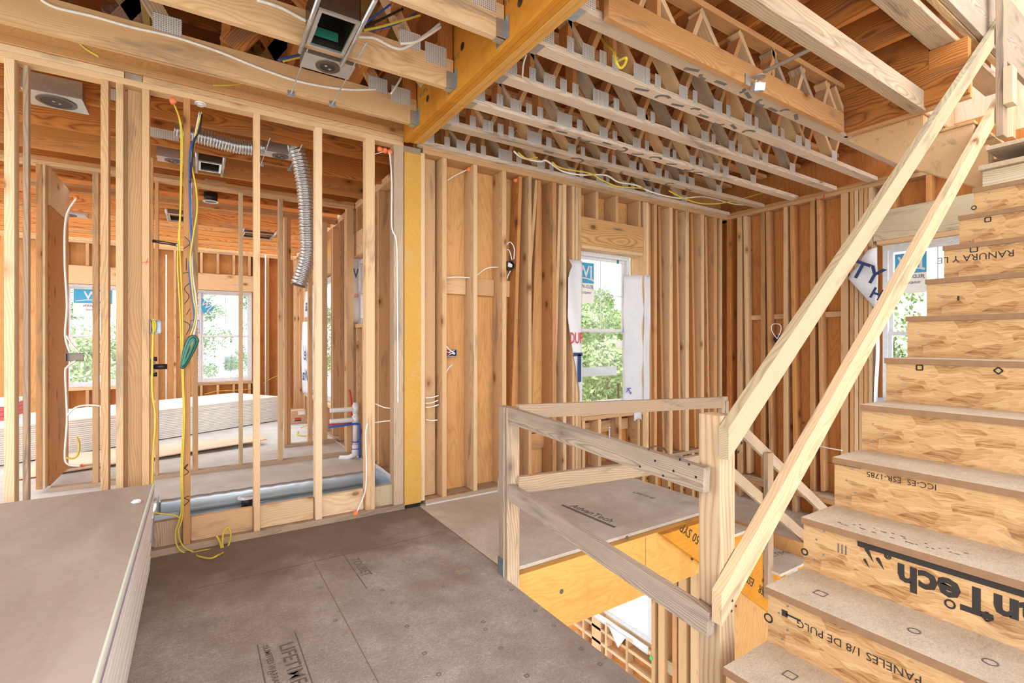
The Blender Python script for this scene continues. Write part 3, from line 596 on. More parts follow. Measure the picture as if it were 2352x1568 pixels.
# shower pan recess lined with sheet metal
SP = tag(empty('shower_pan', (.7, 4.6, -.15), 'galvanised sheet metal shower pan liner sunk in the floor behind the curb', 'shower pan'))
def panfn(u, v):
    x = -.27 + u * 1.88; d = .002 * math.sin(u * 37) + .002 * math.sin(u * 11 + 2)
    return (x, 5.205 - .012 * math.sin(v * 3.1) + d * (1 - v), -.145 + v * .150 + .003 * math.sin(u * 90) * v)
ribbon_grid('back_flange', panfn, 90, 4, 'pan_metal', SP)
ribbon_grid('left_flange', lambda u, v: (-.27 + .004 * math.sin(u * 20), 3.96 + u * 1.24, -.145 + v * .20), 20, 3, 'pan_metal', SP)
ribbon_grid('right_flange', lambda u, v: (1.612 - .01 * v + .004 * math.sin(u * 17), 3.96 + u * 1.24, -.145 + v * .22), 20, 3, 'pan_metal', SP)
slab('bottom_flange', -.27, 1.61, 5.10, 5.20, -.148, -.1455, 'pan_metal', SP); slab('bottom_flange', -.27, -.10, 3.96, 5.10, -.148, -.1455, 'pan_metal', SP); slab('bottom_flange', 1.45, 1.61, 3.96, 5.10, -.148, -.1455, 'pan_metal', SP)
slab('left_apron', XY(352), XY(410), 3.952, 3.956, .0, .24, 'pan_metal', SP)
p = aZ(567, 1163, -.148)
DR = tag(empty('shower_drain', p, 'round white strainer drain on a short black pipe in the shower recess', 'drain'))
cyl('pipe', (p.x, p.y, -.147), (p.x, p.y, -.06), .045, 'box_black', DR); ring('collar', (p.x, p.y, -.066), .03, .078, .012, 'pvc', DR); cyl('strainer', (p.x, p.y, -.062), (p.x, p.y, -.05), .055, 'galvanised', DR)
# plumbing on the side wall
PV = tag(empty('drain_pipe', (1.55, 5.8, 0), 'white PVC drain stack with two stub arms against the side wall', 'pipe'))
px = 1.565; py = 5.80
tube('stack', [(px, py, .16), (px, py, .66)], .03, 'pvc', PV, 16); cyl('fitting', (px, py, .05), (px, py, .17), .044, 'pvc', PV, r2=.036); tube('elbow', [(px, py, .06), (px - .06, py + .05, .02), (px - .14, py + .14, .005)], .028, 'pvc', PV, 12)
for z in (.46, .585): tube('stub_arm', [(px + .01, py, z), (px - .12, py - .0, z), (1.28, py + .02, z)], .027, 'pvc', PV, 14); cyl('fitting', (px, py, z - .05), (px, py, z + .05), .038, 'pvc', PV)
for z in (.12, .2): ring('purple_primer', (px, py, z), .03, .0445, .008, 'purple_ink', PV)
tag(tube('water_pipe', [(px - .02, py + .04, .42), (1.42, py + .02, .43), (1.27, py + .05, .42)], .011, 'pex_red'), 'red water tube stubbing out level below the white pipe arms', 'water pipe')
tag(tube('water_pipe', [(px + .03, py - .06, .02), (px + .03, py - .06, .36), (px + .01, py - .05, .415), (1.4, py - .03, .41), (1.26, py, .40)], .012, 'pex_blue'), 'blue water tube rising beside the white drain stack and stubbing out', 'water pipe')
tag(tube('water_pipe', [(px - .02, py + .07, .50), (px - .03, py + .07, .66), (px - .05, py + .08, .80)], .012, 'pex_red'), 'short red water tube rising behind the white drain stack', 'water pipe')
# far drywall stack: long boards lying in a pile
A = aZ(372, 1010, 0); B = aZ(640, 966, 0); dx = Vector((B.x - A.x, B.y - A.y, 0)).normalized(); dy = Vector((-dx.y, dx.x, 0))
A0 = A - dx * 2.55; cen = A0 + dx * 1.83 + dy * .61
L = (B - A0).length
for k in range(17):
    z = .012 + k * .0243; j = Vector((random.uniform(-.006, .006), random.uniform(-.006, .006), 0))
    o = member('drywall_board', A0 + dy * .61 + Vector((0, 0, z + .0115)) + j, A0 + dx * L + dy * .61 + Vector((0, 0, z + .0115)) + j, 1.22, .0212, 'paper_cream' if k == 16 else 'paper_white', None, (0, 0, 1), .003)
    tag(o, ('topmost white drywall board of the pile in the far left room' if k == 16 else 'white drywall board in the far pile, %s from its bottom' % ORD[k + 1]), 'drywall board', 'white drywall boards piled in the far room')
plain('red_stripe', srgb(206, 92, 96), .6)
for i, (yy, zz) in enumerate([(8.4, .02)]):
    for k in range(9):
        o = slab('shingle_pack', -3.3, XY(9, 8.2), 8.2 + .01 * random.random(), 9.0, .15 + k * .055, .2 + k * .055, 'paper_white' if k > 7 else 'red_stripe' if 'red_stripe' in MATS else 'tape_purple')
        tag(o, 'red and white wrapped bundle at the far left edge, %s from bottom' % ORD[k + 1], 'wrapped bundle', 'wrapped bundles at the far left')
p1, p2 = aZ(375, 1049, .02), aZ(613, 1010, .06)
poly('plywood_sheet', [p1 + Vector((-1.2, -.35, -.01)), p2, p2 + Vector((-.10, .28, 0)), p2 + Vector((-.4, .5, -.02)), p1 + Vector((-1.2, .75, .0))], (0, 0, .012), 'sheathing_pale'); tag(bpy.data.objects['plywood_sheet'], 'warped sheet of pale plywood lying on the far room floor', 'plywood sheet')
cb2 = tag(empty('cardboard_box', (1.45, 8.9, 0), 'small tan cardboard box with red print by the far side wall', 'box'))
slab('carton', 1.27, 1.55, 8.75, 9.0, .001, .22, 'cardboard', cb2, .004); strokes('printed_band', [[(-.05, 0), (.05, 0)]], .03, (1.42, 8.749, .09), (1, 0, 0), (0, 0, 1), 'red_ink', cb2); strokes('printed_band', [[(-.05, 0), (.05, 0)]], .018, (1.42, 8.749, .06), (1, 0, 0), (0, 0, 1), 'black_ink', cb2); slab('packing_label', 1.42, 1.53, 8.747, 8.749, .15, .21, 'paper_white', cb2)
tag(tube('power_cable', [(1.3, 8.0, .01), (1.25, 7.7, .01), (1.35, 7.5, .02), (1.5, 7.45, .06), (1.52, 7.6, .14), (1.4, 7.9, .1), (1.36, 8.1, .04)], .008, 'wire_yellow'), 'loop of yellow cable lying by the far side wall near the cardboard box', 'cable')
tag(tube('power_cable', [aY(605, 880, 10.49), aY(625, 868, 10.49), aY(640, 862, 10.49)], .006, 'wire_yellow'), 'thin yellow cable strung right of the far window', 'cable')
tag(tube('power_cable', [aY(470, 905, 10.49), aY(500, 898, 10.49), aY(540, 896, 10.49), aY(578, 893, 10.49)], .006, 'wire_yellow'), 'thin yellow cable strung under the far window', 'cable')
for p_, lb in ((382, 'left of'), (610, 'right of')): tag(tube('conduit', [aY(p_, 585, 10.45), Vector((aY(p_, 905, 10.45).x, 10.45, .005))], .012, 'pvc'), 'thin grey vertical conduit %s the far window' % lb, 'conduit')
#@@WINDOWS
# ------------------------------------------------------------------ windows
def window(n, O, ax, w, h, cols=2, rows=2, gridlow=False, out=(0, 1, 0), depth=.07):
    """double-hung vinyl window; O = lower left corner on its inner plane, ax = width direction, out = to the outside"""
    O = Vector(O); ax = Vector(ax).normalized(); ou = Vector(out).normalized(); up = Vector((0, 0, 1))
    r = empty('window_%d' % n, O + ax * w / 2, kind='structure')
    def b(nm, u0, u1, v0, v1, d0, d1, m='white_vinyl', par=None):
        c = O + ax * (u0 + u1) / 2 + up * (v0 + v1) / 2 + ou * (d0 + d1) / 2
        R = Matrix((ax, ou, up)).transposed().to_4x4()
        return link(nm, boxmesh(nm, u1 - u0, d1 - d0, v1 - v0, .002), m, par or r, Matrix.Translation(c) @ R)
    t = .045; hm = h * .5
    fr = b('window_frame', 0, w, 0, t, 0, depth); b('window_frame', 0, w, h - t, h, 0, depth); b('window_frame', 0, t, t, h - t, 0, depth); b('window_frame', w - t, w, t, h - t, 0, depth)
    s = .032
    for nm, v0, v1, d0 in (('upper_sash', hm - .02, h - t, .04), ('lower_sash', t, hm + .02, .012)):
        q = empty(nm, O + ax * w / 2 + up * v0 + ou * d0); q.parent = r; q.matrix_basis = parent_inv_free(r) @ Matrix.Translation(O + ax * w / 2 + up * v0 + ou * d0)
        u0, u1 = t, w - t
        b('rail', u0, u1, v0, v0 + s, d0, d0 + .026, par=q); b('rail', u0, u1, v1 - s, v1, d0, d0 + .026, par=q); b('stile', u0, u0 + s, v0 + s, v1 - s, d0, d0 + .026, par=q); b('stile', u1 - s, u1, v0 + s, v1 - s, d0, d0 + .026, par=q)
        b('glass_pane', u0 + s, u1 - s, v0 + s, v1 - s, d0 + .011, d0 + .014, 'glass', q)
        if nm == 'upper_sash' or gridlow:
            for k in range(1, cols): x = u0 + s + (u1 - u0 - 2 * s) * k / cols; b('muntin', x - .006, x + .006, v0 + s, v1 - s, d0 + .006, d0 + .0105, 'white_vinyl', q)
            for k in range(1, rows): z = v0 + s + (v1 - v0 - 2 * s) * k / rows; b('muntin', u0 + s, u1 - s, z - .006, z + .006, d0 + .006, d0 + .0105, 'white_vinyl', q)
    return r, b
def parent_inv_free(p): return parent_inv(p)
bw = XY(1447, 3.99) - XY(1336, 3.99) + .02
wx0 = XY(1336, 3.99) - .09
w1, b1 = window(1, (wx0, 3.99, .645), (1, 0, 0), XY(1447, 3.99) - wx0, 1.69)
r2, b2 = window(2, (5.90, wy1 - .02, wz0 + .002), (0, -1, 0), .86, wz1 - wz0 - .012, out=(1, 0, 0))
w3, b3 = window(3, (fw[1][0] + .005, FWY + .06, fz0), (1, 0, 0), fw[1][1] - fw[1][0] - .01, fz1 - fz0)
w4, b4 = window(4, (fw[0][0] + .005, FWY + .06, fz0), (1, 0, 0), fw[0][1] - fw[0][0] - .01, fz1 - fz0)
w5, b5 = window(5, (EX + .07, wbY1 - .01, wbZ0), (0, -1, 0), wbY1 - wbY0 - .02, wbZ1 - wbZ0 - .03, out=(1, 0, 0))
w6, b6 = window(6, (EX + .07, 9.3, .46), (0, -1, 0), .95, 1.88, out=(1, 0, 0)); w7, b7 = window(7, (EX + .07, 8.24, .46), (0, -1, 0), .92, 1.88, out=(1, 0, 0))
y1, y0 = YX(1377, LX + .05), YX(1497, LX + .05)
w8, b8 = window(8, (LX + .05, y1, z_s), (0, -1, 0), y1 - y0, 1.55, out=(1, 0, 0)); w9, b9 = window(9, (LX + .05, y1 + 1.0, z_s), (0, -1, 0), .92, 1.55, out=(1, 0, 0))
def sticker(root, O, ax, out, u, v, w, h, small=True, dd=.038):
    """manufacturer sticker on the glass, seen from behind so its letters are mirrored"""
    O = Vector(O); ax = Vector(ax); ou = Vector(out); up = Vector((0, 0, 1)); c = O + ax * (u + w / 2) + up * (v + h / 2) + ou * dd
    R = Matrix((ax, ou, up)).transposed().to_4x4()
    q = link('window_sticker', boxmesh('window_sticker', w, .001, h, 0), 'paper_white', root, Matrix.Translation(c) @ R)
    link('blue_field', boxmesh('blue_field', w * .98, .0008, h * .5, 0), 'sky_blue', q, Matrix.Translation(c + up * h * .24 - ou * .0012) @ R)
    text('sticker_letters', 'JW', h * .4, c + up * h * .26 - ou * .003, -ax, up, 'white_vinyl', q, .003)
    strokes('swoosh', [[(-w * .45, 0), (-w * .15, h * .05), (w * .2, h * .04), (w * .45, 0)]], h * .03, c + up * h * .06 - ou * .003, ax, up, 'white_vinyl', q)
    text('sticker_words', 'JELD-WEN', h * .12, c - up * h * .1 - ou * .003, -ax, up, 'blue_ink', q); text('sticker_words', 'WINDOWS', h * .08, c - up * h * .25 - ou * .003, -ax, up, 'blue_ink', q)
    return q
sticker(w1, (wx0, 3.99, .645), (1, 0, 0), (0, 1, 0), XY(1364, 4.03) - .27 - wx0, 1.14, .27, .44)
sticker(r2, (5.90, wy1 - .02, wz0), (0, -1, 0), (1, 0, 0), .09, 1.3, .26, .40)
sticker(w4, (fw[0][0], FWY + .06, fz0), (1, 0, 0), (0, 1, 0), .12, 1.15, .5, .46)
q = poly('window_sticker', [aY(456, 688, FWY + .07), aY(463, 684, FWY + .07), aY(492, 706, FWY + .07), aY(488, 714, FWY + .07), aY(466, 719, FWY + .07)], (0, .001, 0), 'sky_blue', w3)
text('sticker_letters', 'JW', .14, aY(474, 702, FWY + .066), (.86, 0, -.5) if False else (-.75, 0, .66), (.66, 0, .75), 'white_vinyl', q, .002)
slab('paper_tag', XY(1414, 4.0), XY(1430, 4.0), 3.996, 3.997, 1.30, 1.38, 'paper_white', w1)
slab('tape_strip', wx0 + .08, wx0 + .66, 4.046, 4.048, .99, 1.09, 'wrap', w1)
strokes('tree_decal', [[(0, 0), (0, .09)]], .035, aY(1419, 606, 4.03), (1, 0, 0), (0, 0, 1), 'teal_wire', w1)
# house wrap flaps round the windows
def cloth(name, pts_fn, label, marks=None, nu=10, nv=24):
    o = ribbon_grid(name, pts_fn, nu, nv, 'wrap'); tag(o, label, 'house wrap'); return o
def lw_fn(u, v):
    z = .66 + v * 1.54; xr = XY(1335); wid = .035 + .15 * min(1, max(0, (v - .12) / .5)) ** 1.0
    if v > .9: wid *= .95 - .25 * math.sin((v - .9) * 30) ** 2
    return (xr - wid * (1 - u), 3.853 - .006 * math.sin(u * 6 + v * 9) - .004, z)
hw1 = cloth('house_wrap', lw_fn, 'torn white house wrap flap with red letters left of the back window')
text('red_letters', 'DUP', .16, (XY(1321), 3.838, 1.40), (1, 0, 0), (0, 0, 1), 'red_ink', hw1, .002, .55)
strokes('blue_letters', [[(-.05, .0), (.07, 0)]], .035, (XY(1323), 3.839, 1.24), (1, 0, 0), (0, 0, 1), 'blue_ink', hw1); strokes('blue_letters', [[(0, 0), (0, -.28)]], .045, (XY(1328), 3.839, 1.24), (1, 0, 0), (0, 0, 1), 'blue_ink', hw1)
hw2 = cloth('house_wrap', lambda u, v: (XY(1449) + .005 * math.sin(v * 14) + u * .235, 3.975 - .0 - u * .125 + .008 * math.sin(v * 20 + u * 3), .60 + v * 1.52), 'white house wrap folded round the right jamb of the back window')
cloth('house_wrap', lambda u, v: (XY(1479) + u * .10 - .02 * (1 - v), 3.852 - .004 * math.sin(v * 11), .62 + v * 1.50), 'narrow white wrap strip turned onto the stud face right of the back window')
cloth('house_wrap', lambda u, v: (xw0 + u * (xw1 - xw0 - .02), 3.855 + .16 * v, .642 + .006 * math.sin(u * 25) * v), 'crumpled white wrap laid over the sill of the back window', nu=30, nv=4)
cloth('house_wrap', lambda u, v: (XY(1455) + u * .12, 3.852 - .01 * math.sin(u * 3), .48 + .17 * v + .03 * math.sin(u * 3)), 'small torn white wrap scrap hanging below the sill of the back window', nu=6, nv=6)
strokes('ink_stamp', [[(-.04, 0), (0, .03), (.03, -.02), (.05, .02)], [(-.03, .04), (.04, .045)]], .01, (XY(1455), 3.93, .80), (1, 0, 0), (0, 0, 1), 'purple_ink', hw2)
def rw_fn(u, v):
    a = aX(1950, 640, 5.78); b = aX(2013, 715, 5.78); c = aX(2015, 568, 5.78); d = aX(1992, 575, 5.78)
    p = d.lerp(c, u).lerp(a.lerp(b, u), v); p.x -= .02 * math.sin(u * 3 + v * 2) + .01 * math.sin(v * 9); return p
hw3 = cloth('house_wrap', rw_fn, 'loose white house wrap corner with big blue letters beside the side wall window')
text('blue_letters', 'TY', .24, aX(1990, 628, 5.735), (0, -.88, -.45), (0, -.45, .88), 'blue_ink', hw3, .004); text('blue_letters', 'H', .15, aX(2013, 676, 5.735), (0, -.88, -.45), (0, -.45, .88), 'blue_ink', hw3, .004)
cloth('house_wrap', lambda u, v: (5.80 + .09 * u, 2.20 - .0 + .01 * math.sin(v * 9), .5 + v * 1.55), 'white house wrap covering the left jamb of the side wall window')
cloth('house_wrap', lambda u, v: (5.83 + .01 * math.sin(v * 9 + u * 5), 2.19 - u * .8, .42 + v * .38 + .1 * u * v), 'bright crumpled wrap across the bottom of the side wall window')
hw4 = cloth('house_wrap', lambda u, v: (1.605 - .02 * math.sin(u * 4 + v * 3), 9.42 - u * 1.0 * (.5 + .5 * v) , .46 + v * 1.25), 'long white house wrap sheet with blue letters on the far side wall')
text('blue_letters', 'el', .34, (1.575, 9.05, 1.15), (0, 1, 0), (0, 0, 1), 'blue_ink', hw4, .004); text('blue_letters', 'Wra', .28, (1.575, 9.0, .78), (0, 1, 0), (0, 0, 1), 'blue_ink', hw4, .003)
hw5 = cloth('house_wrap', lambda u, v: (1.60 - .01 * math.sin(v * 5), 9.2 - u * .5, 1.78 + v * .45), 'small rounded white wrap piece printed with one letter above the long sheet'); text('blue_letters', 'a', .3, (1.58, 8.95, 1.98), (0, 1, 0), (0, 0, 1), 'blue_ink', hw5, .004)
hw6 = cloth('house_wrap', lambda u, v: (1.62 + u * .09, 6.16 - .02 * math.sin(v * 7) - .03 * (1 - v), 1.6 + v * .80), 'white house wrap in the jamb of the small bathroom window'); text('blue_letters', 'V', .16, (1.655, 6.12, 2.2), (1, 0, 0), (0, 0, 1), 'blue_ink', hw6, .004, .6); text('red_letters', 'USA', .07, (1.655, 6.12, 1.93), (1, 0, 0), (0, 0, 1), 'red_ink', hw6, .0, .6)
cloth('house_wrap', lambda u, v: (LX - .012 - .004 * math.sin(u * 30), y0 + u * (y1 - y0 + .95), z_s - .10 + .10 * v), 'white wrap strip with blue print along the sill of the lower storey windows', nu=30, nv=3)
hw7 = poly('house_wrap', [(LX - .02, y0 + .75 * .9, z_s - .06), (LX - .02, y0 + .35, z_s - .06), (LX - .03, y0 + .48, z_s - .26)], (-.001, 0, 0), 'wrap'); tag(hw7, 'triangular white wrap flap hanging under the right lower storey window', 'house wrap')
#@@STAIRS
# ------------------------------------------------------------------ main staircase
SC = tag(empty('staircase', (2.6, .5, 0), 'wide staircase of OSB risers and plywood treads rising to the right', 'stairs'))
RSR = {}; TRD = {}
RUN, RIS, NX, NZ = .25, .2017, 1.733, -.888 + ZC
for k in range(-2, 10):
    x = NX + RUN * k; z = NZ + RIS * k
    if z - .03 > 0: TRD[k] = slab('tread', x, x + RUN + .03, -.12, 1.0, z - .026, z, 'tread', SC, .002)
    if k in TRD: slab('front_edge', x - .0012, x - .0002, -.12, .999, z - .0255, z - .0008, 'edge_dark', TRD[k])
    if k < 10:
        zz = max(0.001, z - RIS); RSR[k] = slab('riser', x + .012, x + .03, -.12, .996, zz, z - .027, 'osb', SC)
for yy in (.955, .45, 0):
    pts = [(NX - .42, yy, .0)]; pts = []
    for k in range(-2, 10):
        x = NX + RUN * k + .031; pts += [(x, yy, max(.0, NZ + RIS * (k - 1))), (x, yy, NZ + RIS * k - .027)]
    pts += [(4.3, yy, NZ + RIS * 9 - .03), (4.3, yy, NZ + RIS * 8 - .3), (1.85, yy, 0.001)]
    poly('stringer', pts, (0, -.038, 0), 'pine_red', SC)
def rmark(k, s, size, y, z, mat='black_ink', up=-1, bold=0, sx=1.0):
    x = NX + RUN * k + .0112
    return text('printed_words', s, size, (x, y, z), (0, -up, 0) if up == 1 else (0, 1, 0), (0, 0, up), mat, RSR[k], bold, sx)
z2 = NZ + RIS * 1
rmark(1, 'AdvanTech', .112, .425, NZ + RIS * .50, bold=.004, sx=1.05); strokes('printed_bar', [[(-.26, 0), (.60, 0)]], .022, (NX + RUN + .011, .55, NZ + RIS * .81), (0, -1, 0), (0, 0, 1), 'black_ink', RSR[1])
text('printed_words', 'FLOORING', .022, (NX + RUN + .0104, .33, NZ + RIS * .81), (0, 1, 0), (0, 0, -1), 'pine_pale', RSR[1], .0006); rmark(1, 'III', .05, .86, NZ + RIS * .62, 'faint_ink')
for hd, tl, wd in (((1990, 1260), (2007, 1292), .014), ((2016, 1283), (2031, 1309), .013), ((1986, 1285), (1997, 1304), .010)):
    a = aX(*hd, NX + RUN + .0112); b = aX(*tl, NX + RUN + .0112); d = (b - a); nn = Vector((0, -d.z, d.y)).normalized() * wd / 2
    poly('printed_swoosh', [a - d * .12 + nn * .5, a - d * .12 - nn * .5, a - nn, a + d * .3 - nn * .8, b, a + d * .3 + nn * .8, a + nn], (-.0004, 0, 0), 'black_ink', RSR[1])
strokes('printed_mark', circ(.009) + circ(.004), .004, aX(2039, 1277, NX + RUN + .0112), (0, -1, 0), (0, 0, 1), 'black_ink', RSR[1])
rmark(0, 'PANELES 1/8 DE PULG', .036, .72, NZ - RIS * .42); strokes('printed_arrow', [[(0, 0), (.05, 0)]], .006, (NX + .011, .93, NZ - RIS * .36), (0, -1, 0), (0, 0, 1), 'black_ink', RSR[0]); strokes('printed_arrow', [[(0, 0), (.02, 0)]], .022, (NX + .011, .945, NZ - RIS * .36), (0, -1, 0), (0, 0, 1), 'black_ink', RSR[0])
rmark(2, 'ICC-ES  ESR-1785', .030, .77, NZ + RIS * 1.78); rmark(2, '~~~~~~~', .03, .96, NZ + RIS * 1.85)
rmark(7, 'CLOSE GAP.  RANURA Y LE', .05, .72, NZ + RIS * 6.62)
def rsym(k, px, py, ls, w=.0055):
    p = aX(px, py, NX + RUN * k + .011); strokes('printed_square', ls, w, p, (0, -1, 0), (0, 0, 1), 'black_ink', RSR[k])
rsym(4, 2112, 844, sq(.011)); rsym(4, 2293, 851, dia(.014)); rsym(7, 2237, 572, sq(.014)); rsym(8, 2269, 504, sq(.012)); rsym(9, 2237, 477, circ(.011)); rsym(0, 1765, 1419, circ(.014)); rsym(1, 1848, 1267, circ(.011)); rsym(1, 2182, 1387, circ(.012)); rsym(1, 2267, 1416, dia(.014)); rsym(5, 2201, 685, [[(0, -.01), (0, .012)]], .008)
for k in range(0, 10):
    for j in range(4):
        yy = .96 - .03 * (j % 2) - random.random() * .02; zz = NZ + RIS * (k - 1) + .04 + j * .04 + random.uniform(-.01, .01); c = (NX + RUN * k + .0115, yy, zz)
        cyl('nail_head', c, (c[0] - .0012, yy, zz), .0035, 'steel_grey', RSR[k], 8)
def tsym(k, px, py, ls):
    p = aZ(px, py, NZ + RIS * k + .0008); strokes('printed_square', ls, .004, p, (1, 0, 0), (0, 1, 0), 'faint_ink', TRD[k])
tsym(0, 1885, 1362, sq(.017)); tsym(-1, 1815, 1550, sq(.017)); tsym(0, 2100, 1448, circ(.015)); tsym(0, 2275, 1520, circ(.016))
p = aZ(2045, 1228, NZ + RIS + .0008)
for q in range(26): strokes('printed_smudge', [[(0, 0), (random.uniform(.004, .018), random.uniform(-.004, .004))]], .004, (p.x + random.uniform(-.03, .03), p.y + .16 - q * .014, p.z), (0, -1, 0), (1, 0, 0), 'faint_ink', TRD[1])
# upper stringer of the next flight, on the right under the ceiling opening
US = tag(empty('stair_stringer', (4.42, 1.5, 2.8), 'pale sawtooth-cut stair stringers of the upper flight hanging under the ceiling opening', 'stringer'))
for i in range(3):
    x = 4.42 + i * .042; Z = lambda v: v + ZC
    poly('board', [(x, 1.03, Z(1.0)), (x, 1.52, Z(1.315)), (x, 1.90, Z(1.64)), (x, 1.90, Z(1.80)), (x, 1.64, Z(1.80)), (x, 1.64, Z(1.634)), (x, 1.377, Z(1.634)), (x, 1.377, Z(1.466)), (x, 1.105, Z(1.466)), (x, 1.105, Z(1.30)), (x, 1.03, Z(1.30))], (.038, 0, 0), ('pine', 'pine_pale', 'pine')[i], US)
bx('step_board', 4.40, 5.3, 1.095, 1.39, Z(1.468), Z(1.486), 'osb', US); bx('step_board', 4.40, 5.3, 1.365, 1.66, Z(1.636), Z(1.654), 'osb', US)
UL = tag(empty('upper_landing', (5, .5, 2.6), 'small upper landing of grey framing at the head of the stairs', 'landing'))
slab('deck', 4.26, 5.80, -.3, 1.04, Z(1.10), Z(1.13), 'tread', UL); 
for k, m in enumerate(('treated', 'pine_weathered', 'pine_grey', 'pine_red')): bx('joist', 4.30 + k * .3, 4.34 + k * .3, -.3, 1.03, Z(.93), Z(1.098), m, UL)
for k in range(4): bx('upright_board', 4.35 + k * .02, 4.37 + k * .02, .72 - k * .16, .81 - k * .16, Z(1.131), Z(1.24), rc(['pine_weathered', 'treated', 'pine']), UL)
bx('riser_board', 4.32, 5.7, -.2, 1.02, Z(1.235), Z(1.26), 'tread', UL)
#@@RAILS
# ------------------------------------------------------------------ temporary guard rails
GR = tag(empty('guard_railing', (1.56, 1.8, 0), 'temporary grey-brown board railing round the near sides of the stair hole', 'railing'))
bx('post', 1.535, 1.624, 2.44, 2.478, -.16, .985, 'pine_weathered', GR); bx('post_brace', 1.515, 1.533, 2.45, 2.50, -.02, .99, 'pine_grey', GR)
slab('angle_bracket', 1.508, 1.512, 2.44, 2.50, .0, .10, 'steel_grey', GR)
nw = bx('newel_post', 1.60, 1.69, 1.09, 1.18, -3.15, 1.105, 'newel', GR)
def rail(name, a, b, w, h, m, par): return member(name, a, b, w, h, m, par)
U = lambda y, za, zb: None
rail('rail', (1.562, 2.52, ZC - .435), (1.562, 1.118, ZC - .507), .038, .092, 'pine_grey', GR)
rail('rail', (1.562, 2.56, ZC - .88), (1.562, 1.10, ZC - 1.02), .040, .092, 'pine_grey', GR)
rail('rail', (1.60, 2.43, ZC - .42), (3.60, 2.43, ZC - .50), .038, .085, 'pine_weathered', GR)
rail('rail', (1.60, 2.43, ZC - .855), (3.60, 2.43, ZC - .955), .038, .10, 'pine_weathered', GR)
bx('post', 3.56, 3.64, 2.41, 2.448, -.3, ZC - .455, 'pine_weathered', GR); bx('post', 3.60, 3.64, 2.40, 2.44, .55, .89, 'pine_grey', GR)
for y, z in ((1.30, .83), (1.25, .86), (1.2, .80), (1.34, .88), (1.38, .80), (1.18, .90), (1.22, .91), (1.27, .79), (1.15, .86), (1.42, .84)): cyl('nail_hole', (1.5425, y, z + .02), (1.5415, y, z + .02), .005, 'box_black', GR, 8)
tag(tube('bent_nail', [(1.565, 1.62, .94), (1.565, 1.62, .985), (1.56, 1.615, .99)], .003, 'steel_grey'), 'upright steel nail sticking out of the top rail', 'nail')
tag(tube('bent_nail', [(1.56, 1.40, .927), (1.565, 1.37, .95), (1.57, 1.33, .952), (1.565, 1.30, .94)], .003, 'chrome_dark'), 'rusty nail bent over on the top rail near the newel post', 'nail')
HR = tag(empty('handrail', (2.5, 1.0, .8), 'upper sloping pale board handrail rising beside the stairs', 'handrail'))
a = Vector((1.555, 1.06, ZC - .36)); sl_ = .8068
A1 = Vector((1.60, 1.055, ZC - .33)); 
def slope_board(x0, z0, x1, y, w, h, m, par, name='rail'):
    z1 = z0 + (x1 - x0) * sl_
    # cut plumb at the lower end
    ht = h / math.cos(math.atan(sl_)); P = [(x0, y, z0), (x1, y, z1), (x1, y, z1 + ht), (x0, y, z0 + ht)]
    d = Vector((1, 0, sl_)).normalized(); c = Vector(((x0 + x1) / 2, y, (z0 + z1) / 2 + ht / 2)); R = Matrix((d, Vector((0, 1, 0)), d.cross(Vector((0, 1, 0))))).transposed().to_4x4()
    inv = (Matrix.Translation(c) @ R).inverted(); me = bpy.data.meshes.new(name); bm = bmesh.new()
    Av = [bm.verts.new(inv @ Vector(p)) for p in P]; Bv = [bm.verts.new(inv @ (Vector(p) + Vector((0, w, 0)))) for p in P]
    bm.faces.new(Av); bm.faces.new(Bv[::-1])
    for i in range(4): bm.faces.new((Av[i], Bv[i], Bv[(i + 1) % 4], Av[(i + 1) % 4]))
    bmesh.ops.recalc_face_normals(bm, faces=bm.faces[:]); bmesh.ops.bevel(bm, geom=bm.edges[:], offset=.002, segments=1, affect='EDGES'); bm.to_mesh(me); bm.free()
    return link(name, me, m, par, Matrix.Translation(c) @ R)
slope_board(1.585, ZC - .425, 4.90, 1.045, .042, .089, 'treated', HR)
for p in ((1.64, .98), (1.66, 1.01)): cyl('nail_hole', (p[0], 1.0449, p[1]), (p[0], 1.0440, p[1]), .006, 'box_black', HR, 8)
HL = tag(empty('handrail', (2.5, 1.0, .4), 'lower sloping pale board rail parallel under the upper handrail', 'handrail'))
slope_board(1.545, ZC - 1.0, 4.78, 1.045, .042, .089, 'pine_pale', HL)
for p in ((1.60, .42), (1.605, .455), (1.625, .43)): cyl('nail_hole', (p[0], 1.0449, p[1]), (p[0], 1.0440, p[1]), .005, 'chrome_dark', HL, 8)
TP = tag(empty('rail_post', (4.68, 1.0, 3), 'grey upright post holding the handrail top at the ceiling opening', 'post'))
bx('post', 4.62, 4.71, 1.0, 1.04, Z(1.40), Z(2.5), 'pine_weathered', TP); bx('block', 4.60, 4.70, .95, .998, Z(1.60), Z(1.85), 'treated', TP)
LG = tag(empty('handrail', (4.2, 2.4, -.3), 'bare board guard rail sloping down beside the lower steps', 'railing'))
bx('post', 4.13, 4.215, 2.355, 2.395, ZC - 2.22, ZC - .97, 'pine_weathered', LG)
def dr(z0, m, y): member('rail', (3.66, y, z0), (5.5, y, z0 - 1.84 * .67), .036, .089, m, LG, (0, 0, 1))
dr(ZC - .625, 'pine_weathered', 2.42); dr(ZC - 1.06, 'pine_weathered', 2.42)
bx('post', 5.40, 5.44, 2.36, 2.40, -.6, .2, 'pine', LG)
